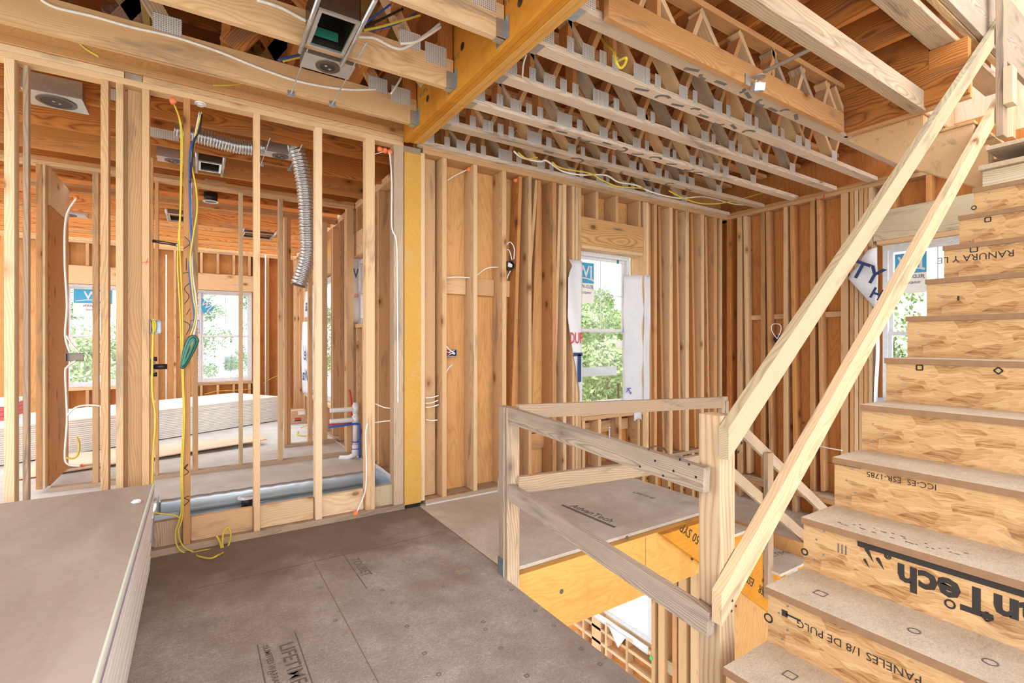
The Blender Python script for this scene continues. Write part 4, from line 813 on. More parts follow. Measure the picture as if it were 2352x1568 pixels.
#@@CEILING
# ------------------------------------------------------------------ floor trusses overhead (right of the beam)
plates = [(1.544, 1.678), (1.771, 1.822), (1.884, 1.979), (2.02, 2.073), (2.123, 2.174), (2.306, 2.453), (2.502, 2.556), (2.738, 2.829), (2.885, 2.932), (3.118, 3.215), (3.267, 3.315), (3.491, 3.588), (3.629, 3.676), (3.865, 3.954), (3.999, 4.052), (4.227, 4.325), (4.375, 4.469), (4.847, 4.945)]
def truss(yf, k):
    T = tag(empty('floor_truss', (3.7, yf - .045, TOP)), ['open-web wooden truss overhead lying on the back wall plate', 'open-web wooden truss overhead, second out from the back wall', 'open-web wooden truss overhead, third out from the back wall, black spray marks underneath', 'open-web wooden truss overhead, fourth out from the back wall', 'open-web wooden truss overhead, fifth out from the back wall', 'open-web wooden truss with large black sprayed digits nearest the ceiling opening'][k], 'floor truss', 'open-web floor trusses right of the beam')
    y0, y1 = yf - .089, yf; x0 = 1.56; zt_ = TOP + .40
    ch = bx('bottom_chord', x0, 5.80, y0, y1, TOP, TOP + .038, 'chord', T); bx('top_chord', x0, 5.85, y0, y1, zt_ - .038, zt_, 'pine_red', T)
    if k: b = slab('hanger', x0 - .003, x0 + .055, y0 - .003, y1 + .003, TOP - .003, TOP - .0005, 'hanger_steel', T)
    for a, b in plates:
        c = (a + b) / 2; wide = b - a > .07
        slab('connector_plate', a + .0, b, y0 - .003, y0 - .0005, TOP + .02, TOP + (.125 if b - a > .12 else .11), 'plate', ch)
        if wide:
            member('web', (c, (y0 + y1) / 2, TOP + .055), (c - .27, (y0 + y1) / 2, zt_ - .055), .085, .034, rc(['pine_weathered', 'pine_grey', 'pine', 'pine_pale']), T, (.1, 0, 1))
            if b - a > .08: member('web', (c + .02, (y0 + y1) / 2, TOP + .055), (c + .16, (y0 + y1) / 2, zt_ - .055), .08, .034, rc(['pine', 'pine_red']), T, (.1, 0, 1))
        elif round(c * 7) % 2: bx('web', c - .016, c + .016, y0 + .002, y1 - .002, TOP + .039, zt_ - .039, rc(['pine_red', 'pine_orange']), T)
    return ch, y0, y1
for k, yf in enumerate((3.90, 3.44, 3.04, 2.64, 2.265, 1.925)):
    T, y0, y1 = truss(yf, k)
    if k in (1, 2, 4, 5):
        n = {1: 7, 2: 9, 4: 8, 5: 9}[k]; xs = {1: (2.4, 4.6), 2: (2.3, 4.2), 4: (2.35, 3.7), 5: (2.4, 3.75)}[k]
        for j in range(n):
            x = xs[0] + (xs[1] - xs[0]) * (j + .5) / n + random.uniform(-.03, .03); a0 = random.uniform(0, 6); rr = random.uniform(.034, .046)
            ln = [[(rr * 1.5 * math.cos(a0 + q * .55), rr * math.sin(a0 + q * .55)) for q in range(random.choice((4, 6, 8)))]] if j % 2 else [[(-.05, random.uniform(-.03, .03)), (.05, random.uniform(-.03, .03))]]
            strokes('spray_mark', ln, .024, (x, (y0 + y1) / 2, TOP - .0007), (1, 0, 0), (0, 1, 0), 'spray_paint', T)
# joists above, running away from the camera
JN = 0
for k in range(-1, 9):
    x = 2.04 + .482 * k
    if x < 1.6: continue
    y_near = -1.5 if x < 2.7 else 1.305 if x < 4.3 else 1.95
    JN += 1; nm = ORD[JN]
    o = bx('floor_joist', x - .019, x + .019, y_near, 4.0, TOP + .402, TOP + .66, 'joist_brown'); tag(o, 'orange-brown floor joist above the open-web trusses, %s to the right of the ceiling beam' % nm, 'floor joist', 'floor joists above the trusses')
    if x > 4.36: continue
HD = tag(empty('stair_header', (4.36, 1.4, 3), 'double board header across the end of the joists at the ceiling opening', 'header'))
bx('board', 4.33, 4.37, 1.095, 1.86, TOP, TOP + .235, 'pine_red', HD); bx('board', 4.285, 4.327, 1.095, 1.86, TOP + .02, TOP + .26, 'joist_brown', HD)
bx('rim', 4.30, 4.36, 1.31, 1.93, TOP + .262, TOP + .66, 'joist_brown', HD); bx('rim', 4.30, 4.36, 1.10, 1.309, TOP + .262, TOP + .397, 'joist_brown', HD)
tag(bx('ceiling_board', 1.72, 4.17, 1.785, 1.823, TOP - .02, TOP + .12, 'pine_red'), 'long board fixed beside the sprayed truss, its lit underside cream coloured', 'board')
tag(bx('ceiling_board', 1.57, 4.325, 1.33, 1.405, TOP - .005, TOP + .13, 'pine_weathered'), 'pale double board crossing under the brown joists in the middle of the ceiling', 'board')
TR = tag(empty('opening_trimmer', (3, 1.2, 3.4), 'wide grey trimmer boards along the edge of the ceiling opening, beside the handrail top', 'board'))
bx('board', 2.72, 5.5, 1.163, 1.30, 3.40, 3.44, 'pine_weathered', TR); bx('ledger', 2.72, 5.5, 1.125, 1.161, 3.47, 3.53, 'pine_pale', TR); bx('face_board', 2.72, 5.75, 1.09, 1.122, 3.48, 3.98, 'pine_grey', TR); bx('face_board', 2.72, 5.5, 1.265, 1.30, 3.441, 3.66, 'joist_brown', TR)
struct(slab('ceiling', 1.56, 2.8, -1.5, 1.2, TOP + .661, TOP + .68, 'sheathing_red')); struct(slab('ceiling', 1.56, 4.36, 1.2, 4.06, TOP + .661, TOP + .68, 'joist_ply' if 'joist_ply' in MATS else 'sheathing_red')); struct(slab('ceiling', 4.36, 5.96, 1.95, 4.06, TOP + .661, TOP + .68, 'sheathing_red'))
# junction box on its bar
JB = tag(empty('junction_box', (2.9, 1.75, 3.0), 'small galvanised electrical box on a slotted steel bar between ceiling boards', 'junction box'))
p = aZ(1742, 182, TOP + .02); q = aZ(1850, 118, TOP + .07)
ring('box_shell', (p.x, p.y, TOP - .005), .036, .045, .045, 'galvanised', JB, (.2, .3, -1), 8); cyl('box_back', (p.x, p.y, TOP + .03), (p.x, p.y, TOP + .034), .044, 'galvanised', JB, 8)
member('bar', (p.x, p.y - .03, TOP + .05), (q.x, 1.41, TOP + .07), .03, .012, 'galvanised', JB); bx('bracket', p.x - .10, p.x - .05, 1.776, 1.783, TOP - .03, TOP + .04, 'galvanised', JB)
tube('wire_ends', [(p.x - .02, p.y, TOP + .01), (p.x, p.y + .02, TOP - .002), (p.x + .02, p.y, TOP + .012)], .004, 'wire_white', JB)
# ------------------------------------------------------------------ trusses left of the beam
for k, yf in enumerate((3.53, 2.905, 2.285, 1.665)):
    T = tag(empty('roof_truss', (0, yf - .02, TOP)), 'wide-board truss hung on the ceiling beam, %s out from the left partition' % ORD[k + 1], 'truss', 'hung trusses left of the beam')
    y0, y1 = yf - .040, yf; m = ('pine', 'pine', 'pine_pale', 'pine')[k]
    bx('bottom_chord', -3.2, 1.395, y0, y1, TOP, TOP + .185, m, T); bx('top_chord', -3.2, 1.395, y0, y1, TOP + .95, TOP + 1.04, 'joist_brown', T)
    bx('end_post', 1.30, 1.39, y0 + .001, y1 - .001, TOP + .186, TOP + .95, 'joist_brown', T)
    slab('connector_plate', 1.20, 1.345, y0 - .003, y0 - .0005, TOP + .125, TOP + .245, 'plate', T)
    h = slab('hanger', 1.345, 1.40, y0 - .006, y1 + .006, TOP - .004, TOP - .001, 'hanger_steel', T); slab('hanger', 1.345, 1.40, y0 - .006, y0 - .003, TOP - .004, TOP + .10, 'hanger_steel', T); slab('hanger', 1.3985, 1.4015, y0 - .04, y1 + .05, TOP - .004, TOP + .12, 'hanger_steel', T)
    for j in range(8):
        x = 1.1 - j * .62
        member('web', (x, yf - .02, TOP + .20), (x - .42, yf - .02, TOP + .93), .036, .089, rc(['pine_weathered', 'pine', 'pine_grey', 'pine_red']), T, (0, 0, 1)) if j % 2 == 0 else member('web', (x - .3, yf - .02, TOP + .2), (x + .2, yf - .02, TOP + .93), .036, .14, 'joist_brown', T, (0, 0, 1))
        if j % 2 == 0: slab('connector_plate', x - .07, x + .07, y0 - .003, y0 - .0005, TOP + .17, TOP + .27, 'plate', T)
    if k == 0: pass
for k, yf in enumerate((4.16, 4.78, 5.40)):
    T = tag(empty('roof_truss', (0, yf, TOP + .26)), 'web truss in the dark attic over the left partition, %s going back' % ORD[k + 1], 'truss', 'attic trusses behind the left partition')
    bx('top_chord', -3.2, 1.5, yf, yf + .04, TOP + .95, TOP + 1.04, 'joist_brown', T); bx('bottom_chord', -3.2, 1.5, yf, yf + .04, TOP + .262, TOP + .30, 'joist_brown', T)
    for j in range(10):
        x = 1.2 - j * .44; member('web', (x, yf + .02, TOP + .31), (x - (.4 if j % 2 else -.4), yf + .02, TOP + .94), .036, (.10, .19)[j % 2], rc(['pine_weathered', 'rafter_yellow', 'joist_brown', 'pine_red']), T, (0, 0, 1))
for j in range(9):
    x = 1.0 - j * .42
    o = member('rafter_board', (x, 1.2 + .1 * (j % 3), TOP + .55 + .12 * (j % 2)), (x - .0, 3.9, TOP + .35 + .12 * (j % 2)), .038, .185, rc(['rafter_yellow', 'joist_brown']))
    tag(o, 'dark brace board high among the left trusses, %s from the beam' % ORD[j + 1], 'board', 'brace boards above the left trusses')
for j in range(5):
    o = member('rafter_board', (1.25 - j * .55, 3.2 - .18 * (j % 2), TOP + .26), (.45 - j * .55, 3.2 - .18 * (j % 2), TOP + .88), .04, .20, rc(['rafter_yellow', 'joist_brown', 'rafter_yellow']))
    tag(o, 'yellow-brown diagonal board over the left partition, %s from beam' % ORD[j + 1], 'board', 'diagonal boards above the left partition')
struct(slab('ceiling', -3.6, 1.60, -1.2, 4.1, TOP + 1.06, TOP + 1.08, 'sheathing_red')); struct(slab('wall_attic', 1.56, 1.575, -1.2, 4.05, TOP + .68, TOP + 1.05, 'sheathing_red')); struct(slab('wall_attic', 1.56, 1.575, 4.05, 6.9, TOP + .262, TOP + 1.05, 'sheathing_red')); struct(slab('wall_attic', -3.6, 1.75, 6.9, 6.915, TOP + .262, TOP + 1.05, 'sheathing_red')); struct(slab('ceiling', -3.6, 1.60, 4.1, 6.9, TOP + 1.06, TOP + 1.08, 'sheathing_red')); struct(slab('wall_attic', -3.62, -3.605, -1.2, 4.05, TOP + .2, TOP + 1.05, 'sheathing_red'))
n = 0
for yy in (4.42, 5.03, 5.66, 6.32, 6.72, 7.35, 7.75, 8.15, 8.55, 8.95, 9.35, 9.75, 10.15):
    n += 1
    o = bx('ceiling_joist', -2.9, 1.72, yy - .019, yy + .019, TOP + (.005 if yy < 6.1 or yy > 6.95 else .05), TOP + .24, 'joist_brown' if n % 3 else 'pine_orange'); tag(o, 'brown ceiling joist over the rooms behind the left partition, %s going back' % ORD[n], 'ceiling joist', 'ceiling joists over the left rooms')
    if n < 5: slab('connector_plate', -.72 + .2 * n, -.52 + .2 * n, yy - .0215, yy - .0195, TOP + .06, TOP + .14, 'plate', o)
struct(slab('ceiling', -2.0, 1.78, 3.96, 6.9, TOP + .245, TOP + .26, 'sheathing'))
#@@FIXTURES
# ------------------------------------------------------------------ lights, vents and ducts in the ceiling
def reg_boot(x0, x1, y0, y1, z, label, rods=True):
    R = tag(empty('vent_boot', ((x0 + x1) / 2, (y0 + y1) / 2, z)), label, 'air vent'); t = .018
    for a in ((x0, x0 + t, y0, y1), (x1 - t, x1, y0, y1), (x0 + t, x1 - t, y0, y0 + t), (x0 + t, x1 - t, y1 - t, y1)): slab('rim', *a, z, z + .012, 'galvanised', R)
    for a in ((x0, x0 + .003, y0, y1), (x1 - .003, x1, y0, y1), (x0, x1, y0, y0 + .003), (x0, x1, y1 - .003, y1)): slab('side', *a, z + .012, z + .20, 'chrome_dark', R)
    slab('back', x0, x1, y0, y1, z + .20, z + .204, 'box_black', R)
    if rods:
        for x in (x0 - .014, x1 + .014): tube('hanger_bar', [(x, y0 - .20, z + .012), (x, y1 + .10, z + .006)], .012, 'galvanised', R)
    return R
def can(x, y, z, label, w=.28, d=.17, r=.062, rods=None, col='box_black'):
    R = tag(empty('recessed_light', (x, y, z)), label, 'recessed light')
    slab('plate', x - w / 2, x + w / 2, y - d / 2, y + d / 2, z + .002, z + .006, 'galvanised', R); ring('trim_ring', (x, y, z - .003), r - .018, r + .006, .005, 'chrome_dark', R); cyl('lamp_can', (x, y, z - .001), (x, y, z + .0015), r - .016, col, R, 28)
    slab('housing', x - w / 2, x + w / 2, y - d / 2 + .01, y + d / 2 - .01, z + .007, z + .12, 'foil', R)
    for s in (-.012, .014): cyl('bulb', (x + s, y + s, z - .004), (x + s, y + s, z - .002), .008, 'foil', R, 12)
    if rods:
        for xx in (x - w / 2 + .01, x + w / 2 - .01): tube('hanger_bar', [(xx, y - .35, z + .012), (xx, y + rods, z + .004)], .004, 'galvanised', R); slab('bar_tab', xx - .022, xx + .02, y + rods - .005, y + rods, z - .02, z + .02, 'galvanised', R)
    return R
RB = reg_boot(.50, .70, 2.50, 2.84, TOP - .02, 'square galvanised air vent boot hanging open in the front of the ceiling')
strokes('liner_patch', [[(-.08, 0), (.06, 0)]], .05, (.6, 2.80, TOP + .05), (1, 0, 0), (0, 0, 1), 'teal_wire', RB)
tag(tube('flex_duct', [(.50, 2.42, TOP + .16), (.40, 2.34, TOP + .22), (.28, 2.2, TOP + .30)], .09, 'foil', None, 18, 8, .02), 'crumpled foil duct above the front air vent boot', 'duct')
can(.655, 3.03, TOP - .004, 'round recessed light can beside the front air vent boot', rods=.46)
can(-.79, 4.45, TOP - .012, 'recessed light with wide steel plate in the upper left corner', .30, .27, .10)
can(.62, 4.70, TOP - .012, 'recessed light can beside the top of the hanging foil duct', .26, .14, .06, rods=.30)
can(-.17, 5.34, TOP - .012, 'recessed light can left of the small bathroom vent boot', .24, .16, .06)
reg_boot(.02, .20, 5.22, 5.50, TOP - .012, 'small bright vent boot in the ceiling behind the yellow cables')
C = tag(empty('recessed_light', aZ(484, 461, TOP)), 'black can light in the ceiling seen above the far window', 'recessed light'); p = aZ(484, 463, TOP - .02); cyl('lamp_can', p, p + Vector((0, 0, .1)), .07, 'box_black', C); ring('trim_ring', p - Vector((0, 0, .004)), .06, .078, .006, 'wire_white', C)
reg_boot(-.30, -.02, 7.62, 8.05, TOP - .01, 'far vent boot frame seen left of the thin partition stud'); reg_boot(.60, 1.0, 8.3, 8.7, TOP - .01, 'far vent boot frame seen right of the thin partition stud')
can(-1.38, 8.4, TOP - .01, 'faraway recessed light above the left far window', .36, .22, .08)
tag(tube('flex_duct', [(-.14, 4.66, TOP + .03), (.1, 4.66, TOP + .01), (.3, 4.68, TOP + .0), (.48, 4.70, TOP + .03)], .056, 'foil', None, 20, 10, .02), 'ribbed foil duct lying level under the bathroom joists', 'duct')
d1 = aY(682, 345, 4.62); d2 = aY(700, 430, 4.62); d3 = aY(706, 520, 4.62); d4 = aY(706, 590, 4.62); d5 = aY(686, 655, 4.62)
FD = tag(empty('flex_duct', d1, 'ribbed silver foil duct hanging down from the ceiling with a dark open end', 'duct'))
tube('duct_hose', [d1 + Vector((-.06, .02, .03)), d1, d2, d3, d4, d5], .064, 'foil', FD, 26, 12, .03); dd_ = (d5 - d4).normalized(); cyl('duct_mouth', d5 - dd_ * .01, d5 + dd_ * .004, .056, 'box_black', FD)
#@@CABLES
# ------------------------------------------------------------------ cables, boxes
def cab(pts, r, m, label, cat='cable', flat=1.0, par=None): return tag(tube('power_cable', pts, r, m, par, 8, 6, None, flat), label, cat)
q = [(395, 243), (410, 285), (412, 400), (408, 560), (416, 700), (418, 850), (420, 1000), (414, 1090), (416, 1180), (404, 1240), (425, 1270), (470, 1278), (505, 1262), (515, 1215), (530, 1222), (522, 1250), (500, 1270)]
def Yq(pts, Y): return [aY(a, b, Y) for a, b in pts]
cab(Yq([(400, 240), (412, 275), (416, 330), (414, 480), (408, 600), (414, 720), (418, 850), (421, 950), (416, 1080), (417, 1170), (403, 1225), (412, 1262), (445, 1274)], 3.845), .0045, 'wire_yellow', 'yellow cable running down the left side of the scribbled stud')
cab(Yq([(402, 243), (418, 300), (417, 420), (413, 560), (419, 700), (421, 860), (424, 960), (419, 1080), (420, 1180), (410, 1222), (425, 1258), (470, 1270), (500, 1258), (515, 1235)], 3.838), .0045, 'wire_yellow', 'second yellow cable beside the first, ending in a tangle at the stud foot')
cab([aY(445, 1274, 3.80), aZ(480, 1282, .02), aZ(500, 1275, .03), aY(520, 1262, 3.80), aY(530, 1230, 3.80), aY(524, 1212, 3.80), aY(514, 1222, 3.80), aY(511, 1250, 3.80), aY(521, 1284, 3.80)], .006, 'wire_yellow', 'yellow cable loop standing up on the floor by the partition foot')
cab([aY(440, 1270, 3.82), aY(480, 1262, 3.82), aY(505, 1266, 3.80), aY(507, 1250, 3.80), aY(497, 1229, 3.80)], .006, 'wire_yellow', 'cut end of a yellow cable bundle pointing up from the floor tangle')
cab(Yq([(352, 1176), (375, 1180), (400, 1183), (418, 1192)], 3.85), .005, 'wire_yellow', 'yellow cable running level across the shower curb')
cab(Yq([(353, 740), (350, 830), (350, 900), (357, 960), (352, 1040), (349, 1150)], 3.855), .006, 'wire_yellow', 'yellow cable beside the dark mixing valve stud')
cab(Yq([(461, 258), (456, 300), (437, 350), (437, 480), (440, 560), (435, 620), (443, 690), (447, 730), (440, 760)], 3.84), .006, 'wire_blue', 'blue cable hanging down beside the scribbled stud')
cab(Yq([(463, 258), (450, 310), (440, 370), (450, 430), (453, 480), (444, 540), (437, 600), (444, 680), (450, 725), (436, 775)], 3.835), .005, 'wire_yellow', 'yellow wire hanging in front of the blue cable')
cab(Yq([(459, 258), (447, 320), (438, 400), (439, 520), (441, 620), (449, 680), (452, 730), (442, 780)], 3.85), .006, 'wire_white', 'white cable hanging behind the blue cable')
cab(Yq([(464, 262), (458, 300), (445, 330), (437, 420)], 3.83), .005, 'wire_black', 'black cable from the white roof plug at the top plate')
PG = tag(empty('ceiling_plug', aY(460, 246, 3.855), 'white plastic cable plug with the blue and black wires in the top plate', 'cable plug')); pp = aY(460, 247, 3.88); ring('collar', (pp.x, 3.90, zt - .008), .012, .034, .008, 'pvc', PG); cyl('socket', (pp.x, 3.90, zt - .018), (pp.x, 3.90, zt - .004), .02, 'pvc', PG)
CW = tag(empty('wire_coil', aY(435, 800, 3.83), 'flat coil of teal green wire hanging on the scribbled stud', 'wire coil'))
for i in range(6):
    s = 1 - i * .14; c0 = aY(445, 778, 3.82 - .004 * i); c1 = aY(420, 838, 3.82 - .004 * i); ax_ = (c1 - c0); pr = Vector((ax_.z, 0, -ax_.x)).normalized() * -.028 * s
    m0 = (c0 + c1) / 2; c0_ = m0 + (c0 - m0) * (1 - .05 * i); c1_ = m0 + (c1 - m0) * (1 - .05 * i)
    tube('loop', [c0_ + pr, (c0_ * .6 + c1_ * .4) + pr, c1_ + pr * .55, c1_ + ax_.normalized() * .02, c1_ - pr * .3, (c0_ * .5 + c1_ * .5) - pr, c0_ - pr, c0_ - ax_.normalized() * .02, c0_ + pr], .005, 'teal_wire' if i % 3 else 'wire_black', CW)
def ebox(x0, x1, y, z0, z1, label, m='steel_grey', inner='box_black', dep=.045):
    R = tag(empty('electrical_box', ((x0 + x1) / 2, y, z0)), label, 'electrical box'); t = .004
    for a in ((x0, x0 + t, z0, z1), (x1 - t, x1, z0, z1), (x0, x1, z0, z0 + t), (x0, x1, z1 - t, z1)): slab('shell', a[0], a[1], y, y + dep, a[2], a[3], m, R)
    slab('back', x0, x1, y + dep, y + dep + .003, z0, z1, inner, R); return R
b = ebox(XY(345), XY(371), 3.845, aY(0, 764, 3.86).z, aY(0, 728, 3.86).z, 'square galvanised box with a yellow cable end on the wide left stud', 'chrome_dark', 'steel_grey'); tube('cable_end', Yq([(352, 760), (350, 745), (353, 733), (357, 745), (355, 762)], 3.86), .007, 'wire_yellow', b)
o = ebox(XY(438), XY(458), 3.85, aY(0, 762, 3.86).z, aY(0, 726, 3.86).z, 'empty blue-grey box frame on the right side of the scribbled stud', 'wire_blue'); bpy.data.objects.remove([c for c in o.children if c.name.startswith('back')][0])
b = ebox(XY(1025), XY(1060), 3.95, aY(0, 838, 3.97).z, aY(0, 813, 3.97).z, 'rectangular box crammed with red and black wires on the back wall', 'steel_grey', 'wire_blue')
x0, x1 = XY(1028), XY(1057); z0_, z1_ = aY(0, 836, 3.96).z, aY(0, 815, 3.96).z
for i in range(16):
    P = [(random.uniform(x0, x1), 3.965 + random.uniform(-.01, .01), random.uniform(z0_, z1_)) for _ in range(4)]; tube('wire_end', P, .003, ('pex_red', 'wire_black', 'wire_white', 'wire_black')[i % 4], b, 6)
for a, lb in (([(1025, 795), (1032, 803), (1045, 813)], 'white cable entering the top of the red-wired box'), ([(1022, 861), (1030, 845), (1038, 838)], 'white cable entering the bottom of the red-wired box')): cab(Yq(a, 3.955), .006, 'wire_white', lb)
ob = tag(empty('outlet_box', aY(1172, 608, 3.90), 'round black box with white wire ends on the back wall stud', 'electrical box')); c = aY(1173, 609, 3.90); ring('shell', c, .036, .046, .05, 'box_black', ob, (0, 1, 0)); cyl('back', c + Vector((0, .03, 0)), c + Vector((0, .034, 0)), .045, 'box_black', ob)
for i in range(4): tube('wire_end', [c + Vector((random.uniform(-.025, .025), .005, random.uniform(-.025, .025))) for _ in range(4)], .004, 'wire_white', ob, 6)
cab(Yq([(1188, 418), (1191, 470), (1190, 520), (1190, 575), (1183, 602)], 3.93), .006, 'wire_white', 'white cable dropping from an orange foam seal to the round black box')
cab(Yq([(1163, 562), (1172, 556), (1181, 570), (1180, 595)], 3.91), .005, 'wire_white', 'large white wire loop above the round black box'); cab(Yq([(1164, 573), (1170, 576), (1176, 597)], 3.91), .005, 'wire_white', 'small white wire loop above the round black box'); cab(Yq([(1164, 640), (1168, 630), (1172, 622)], 3.92), .005, 'wire_white', 'white wire leaving the bottom of the round black box')
cab(Yq([(1095, 632), (1118, 616), (1145, 613)], 3.93), .005, 'wire_white', 'white cable sagging between studs left of the round black box'); cab(Yq([(1026, 638), (1050, 636), (1083, 638)], 3.94), .005, 'wire_white', 'white cable crossing the wall blocking near the yellow post')
cab(Yq([(1027, 415), (1045, 403), (1075, 389)], 3.94), .005, 'wire_white', 'white cable going up to the first orange foam seal right of the post')
for i, (a, b_, nm) in enumerate((((977, 913), (1007, 908), 'topmost'), ((977, 926), (1006, 919), 'second'), ((977, 935), (1007, 929), 'third'), ((978, 963), (1005, 964), 'lowest'))): cab(Yq([a, ((a[0] + b_[0]) / 2, (a[1] + b_[1]) / 2 + 2), b_], 3.90), .005, 'wire_white', '%s of the four short white cables right of the yellow post' % nm)
for a, nm in ((((862, 927), (885, 936), (911, 937)), 'upper'), (((862, 970), (885, 967), (911, 965)), 'lower')): cab(Yq(a, 3.95), .005, 'wire_white', '%s white cable crossing left of the yellow post' % nm)
cab(Yq([(895, 350), (900, 420), (900, 520), (911, 560), (913, 700), (914, 850), (914, 925)], 3.855), .006, 'wire_white', 'long white cable clipped down the board left of the yellow post')
cab(Yq([(844, 972), (840, 1000), (842, 1080), (838, 1130), (820, 1175)], 3.85), .006, 'wire_white', 'white cable running from the partition stud down to the sole plate')
cab(Yq([(842, 360), (868, 352), (893, 345)], 3.88), .003, 'wire_white', 'thin white cable at the top plate left of the yellow post')
for px_, py_, Y_, lb in ((398, 232, 3.87, 'orange fire foam at the top plate over the yellow cables'), (872, 343, 3.88, 'orange fire foam left of three at the top plate by the post'), (884, 346, 3.88, 'orange fire foam in the middle of three at the top plate by the post'), (896, 349, 3.88, 'orange fire foam right of three at the top plate by the post'), (1077, 389, 3.93, 'orange fire foam ball at the top of the back wall near the post'), (1184, 414, 3.93, 'orange fire foam ball above the round black box'), (817, 1178, 3.87, 'orange fire foam on the sole plate under the white cable'), (1745, 0, 0, ''), (175, 454, 6.05, 'orange fire foam at the second partition top, far left'), (188, 1070, 6.9, 'orange fire foam on the far sole plate at the left')):
    if not lb: continue
    p = aY(px_, py_, Y_); me = bpy.data.meshes.new('foam_seal'); bm = bmesh.new(); bmesh.ops.create_icosphere(bm, subdivisions=2, radius=.022)
    for v in bm.verts: v.co *= 1 + random.uniform(-.18, .18); 
    for f in bm.faces: f.smooth = True
    bm.to_mesh(me); bm.free(); tag(link('foam_seal', me, 'foam_orange', None, Matrix.Translation(p)), lb, 'foam seal')
# mixing valve and shower arm
MV = tag(empty('shower_valve', aY(352, 845, 3.9), 'dark shower mixing valve on the edge of the wide left stud', 'shower valve'))
a = aY(352, 842, 3.93); cyl('valve_body', a, a + Vector((.0, 0, -.001)) + Vector((.075, 0, 0)), .017, 'wire_black', MV); slab('valve_bracket', a.x - .015, a.x + .01, 3.92, 3.95, a.z - .05, a.z + .05, 'chrome_dark', MV)
for s in (-.05, .05): cyl('valve_port', a + Vector((-.005, 0, s)), a + Vector((.02, 0, s)), .014, 'box_black', MV)
a = aY(350, 553, 3.93); SA = tag(empty('shower_pipe', a, 'short steel shower arm pipe sticking out level from the wide left stud', 'pipe')); cyl('arm', a, a + Vector((.135, 0, -.012)), .010, 'chrome_dark', SA); cyl('cap', a + Vector((.125, 0, -.011)), a + Vector((.15, 0, -.013)), .014, 'steel_grey', SA)
# far switch box
b = ebox(XY(150, 6.0), XY(191, 6.0), 5.99, aY(0, 831, 6.0).z - .005, aY(0, 812, 6.0).z, 'wide grey switch box with looping cables in front of the left far window', 'chrome_dark', 'chrome_dark', .05)
cab(Yq([(176, 455), (152, 500), (149, 600), (154, 700), (150, 770), (160, 808)], 5.98), .009, 'wire_white', 'white cable bundle dropping to the wide grey switch box'); cab(Yq([(152, 770), (165, 790), (183, 810)], 5.98), .008, 'wire_white', 'white cable curving into the top of the wide grey switch box')
cab(Yq([(174, 828), (155, 842), (150, 860), (154, 960), (149, 1040), (155, 1065), (185, 1070)], 5.98), .008, 'wire_white', 'white cable dropping from the wide grey switch box to the floor'); cab(Yq([(153, 955), (175, 935), (205, 930), (230, 932)], 5.97), .008, 'wire_white', 'white cable arching right in front of the far drywall pile')
cab(Yq([(176, 1003), (182, 1020), (178, 1045), (165, 1053), (152, 1050)], 5.97), .009, 'wire_yellow', 'curled yellow cable end in front of the far drywall pile')
# cables along the trusses
def Zq(pts, z): return [aZ(a, b, z) for a, b in pts]
cab([aY(a, b_, 3.484) for a, b_ in ((95, 0), (130, 18), (215, 38), (300, 62), (400, 85), (500, 118), (600, 158), (690, 188), (790, 205), (865, 205))], .008, 'wire_white', 'long white cable stapled along the hung truss nearest the left partition')
cab([aY(a, b_, 2.858) for a, b_ in ((590, 0), (645, 18), (712, 52), (770, 72), (820, 84), (860, 88), (905, 110), (935, 108), (985, 75), (1010, 55))], .009, 'wire_white', 'white cable stapled along the hung truss behind the front vent boot')
cab([aY(a, b_, 2.80) for a, b_ in ((835, 70), (880, 60), (925, 47), (965, 35))], .007, 'wire_yellow', 'yellow cable sweeping right from the front vent boot'); cab([aY(a, b_, 2.82) for a, b_ in ((833, 70), (880, 64), (920, 50), (955, 32))], .007, 'wire_blue', 'blue cable sweeping right from the front vent boot'); cab([aY(a, b_, 2.8) for a, b_ in ((838, 62), (880, 42), (925, 20))], .007, 'wire_black', 'black cable rising right from the front vent boot'); cab([aY(a, b_, 2.78) for a, b_ in ((840, 52), (870, 30), (897, 10))], .006, 'wire_blue', 'short blue cable rising right from the front vent boot')
cab([aY(a, b_, 3.3) for a, b_ in ((640, 138), (670, 130), (695, 125))], .007, 'wire_blue', 'short blue cable left of the front recessed light'); cab([aY(a, b_, 3.3) for a, b_ in ((650, 141), (675, 135), (697, 130))], .006, 'wire_yellow', 'short yellow cable left of the front recessed light')
cab([aY(a, b_, 3.75) for a, b_ in ((490, 196), (530, 195), (570, 188))], .006, 'wire_yellow', 'yellow cable over the partition top plate')
cab([aY(a, b_, 3.7) for a, b_ in ((172, 85), (195, 110), (228, 130))], .007, 'wire_yellow', 'yellow cable crossing the far left trusses')
cab([aY(a, b_, 2.75) for a, b_ in ((920, 100), (955, 96), (985, 80), (1012, 62))], .008, 'wire_white', 'upper white cable at the front beam hanger'); cab([aY(a, b_, 3.4) for a, b_ in ((898, 215), (910, 198), (922, 178))], .007, 'wire_white', 'white cable rising beside the second beam hanger')
cab(Yq([(1180, 347), (1200, 362), (1240, 371), (1255, 369), (1290, 392), (1330, 401), (1390, 402), (1420, 418), (1460, 425), (1500, 442), (1560, 455), (1620, 452), (1700, 470), (1770, 462), (1790, 455)], 3.55), .008, 'wire_white', 'long white cable draped along the trusses near the back wall')
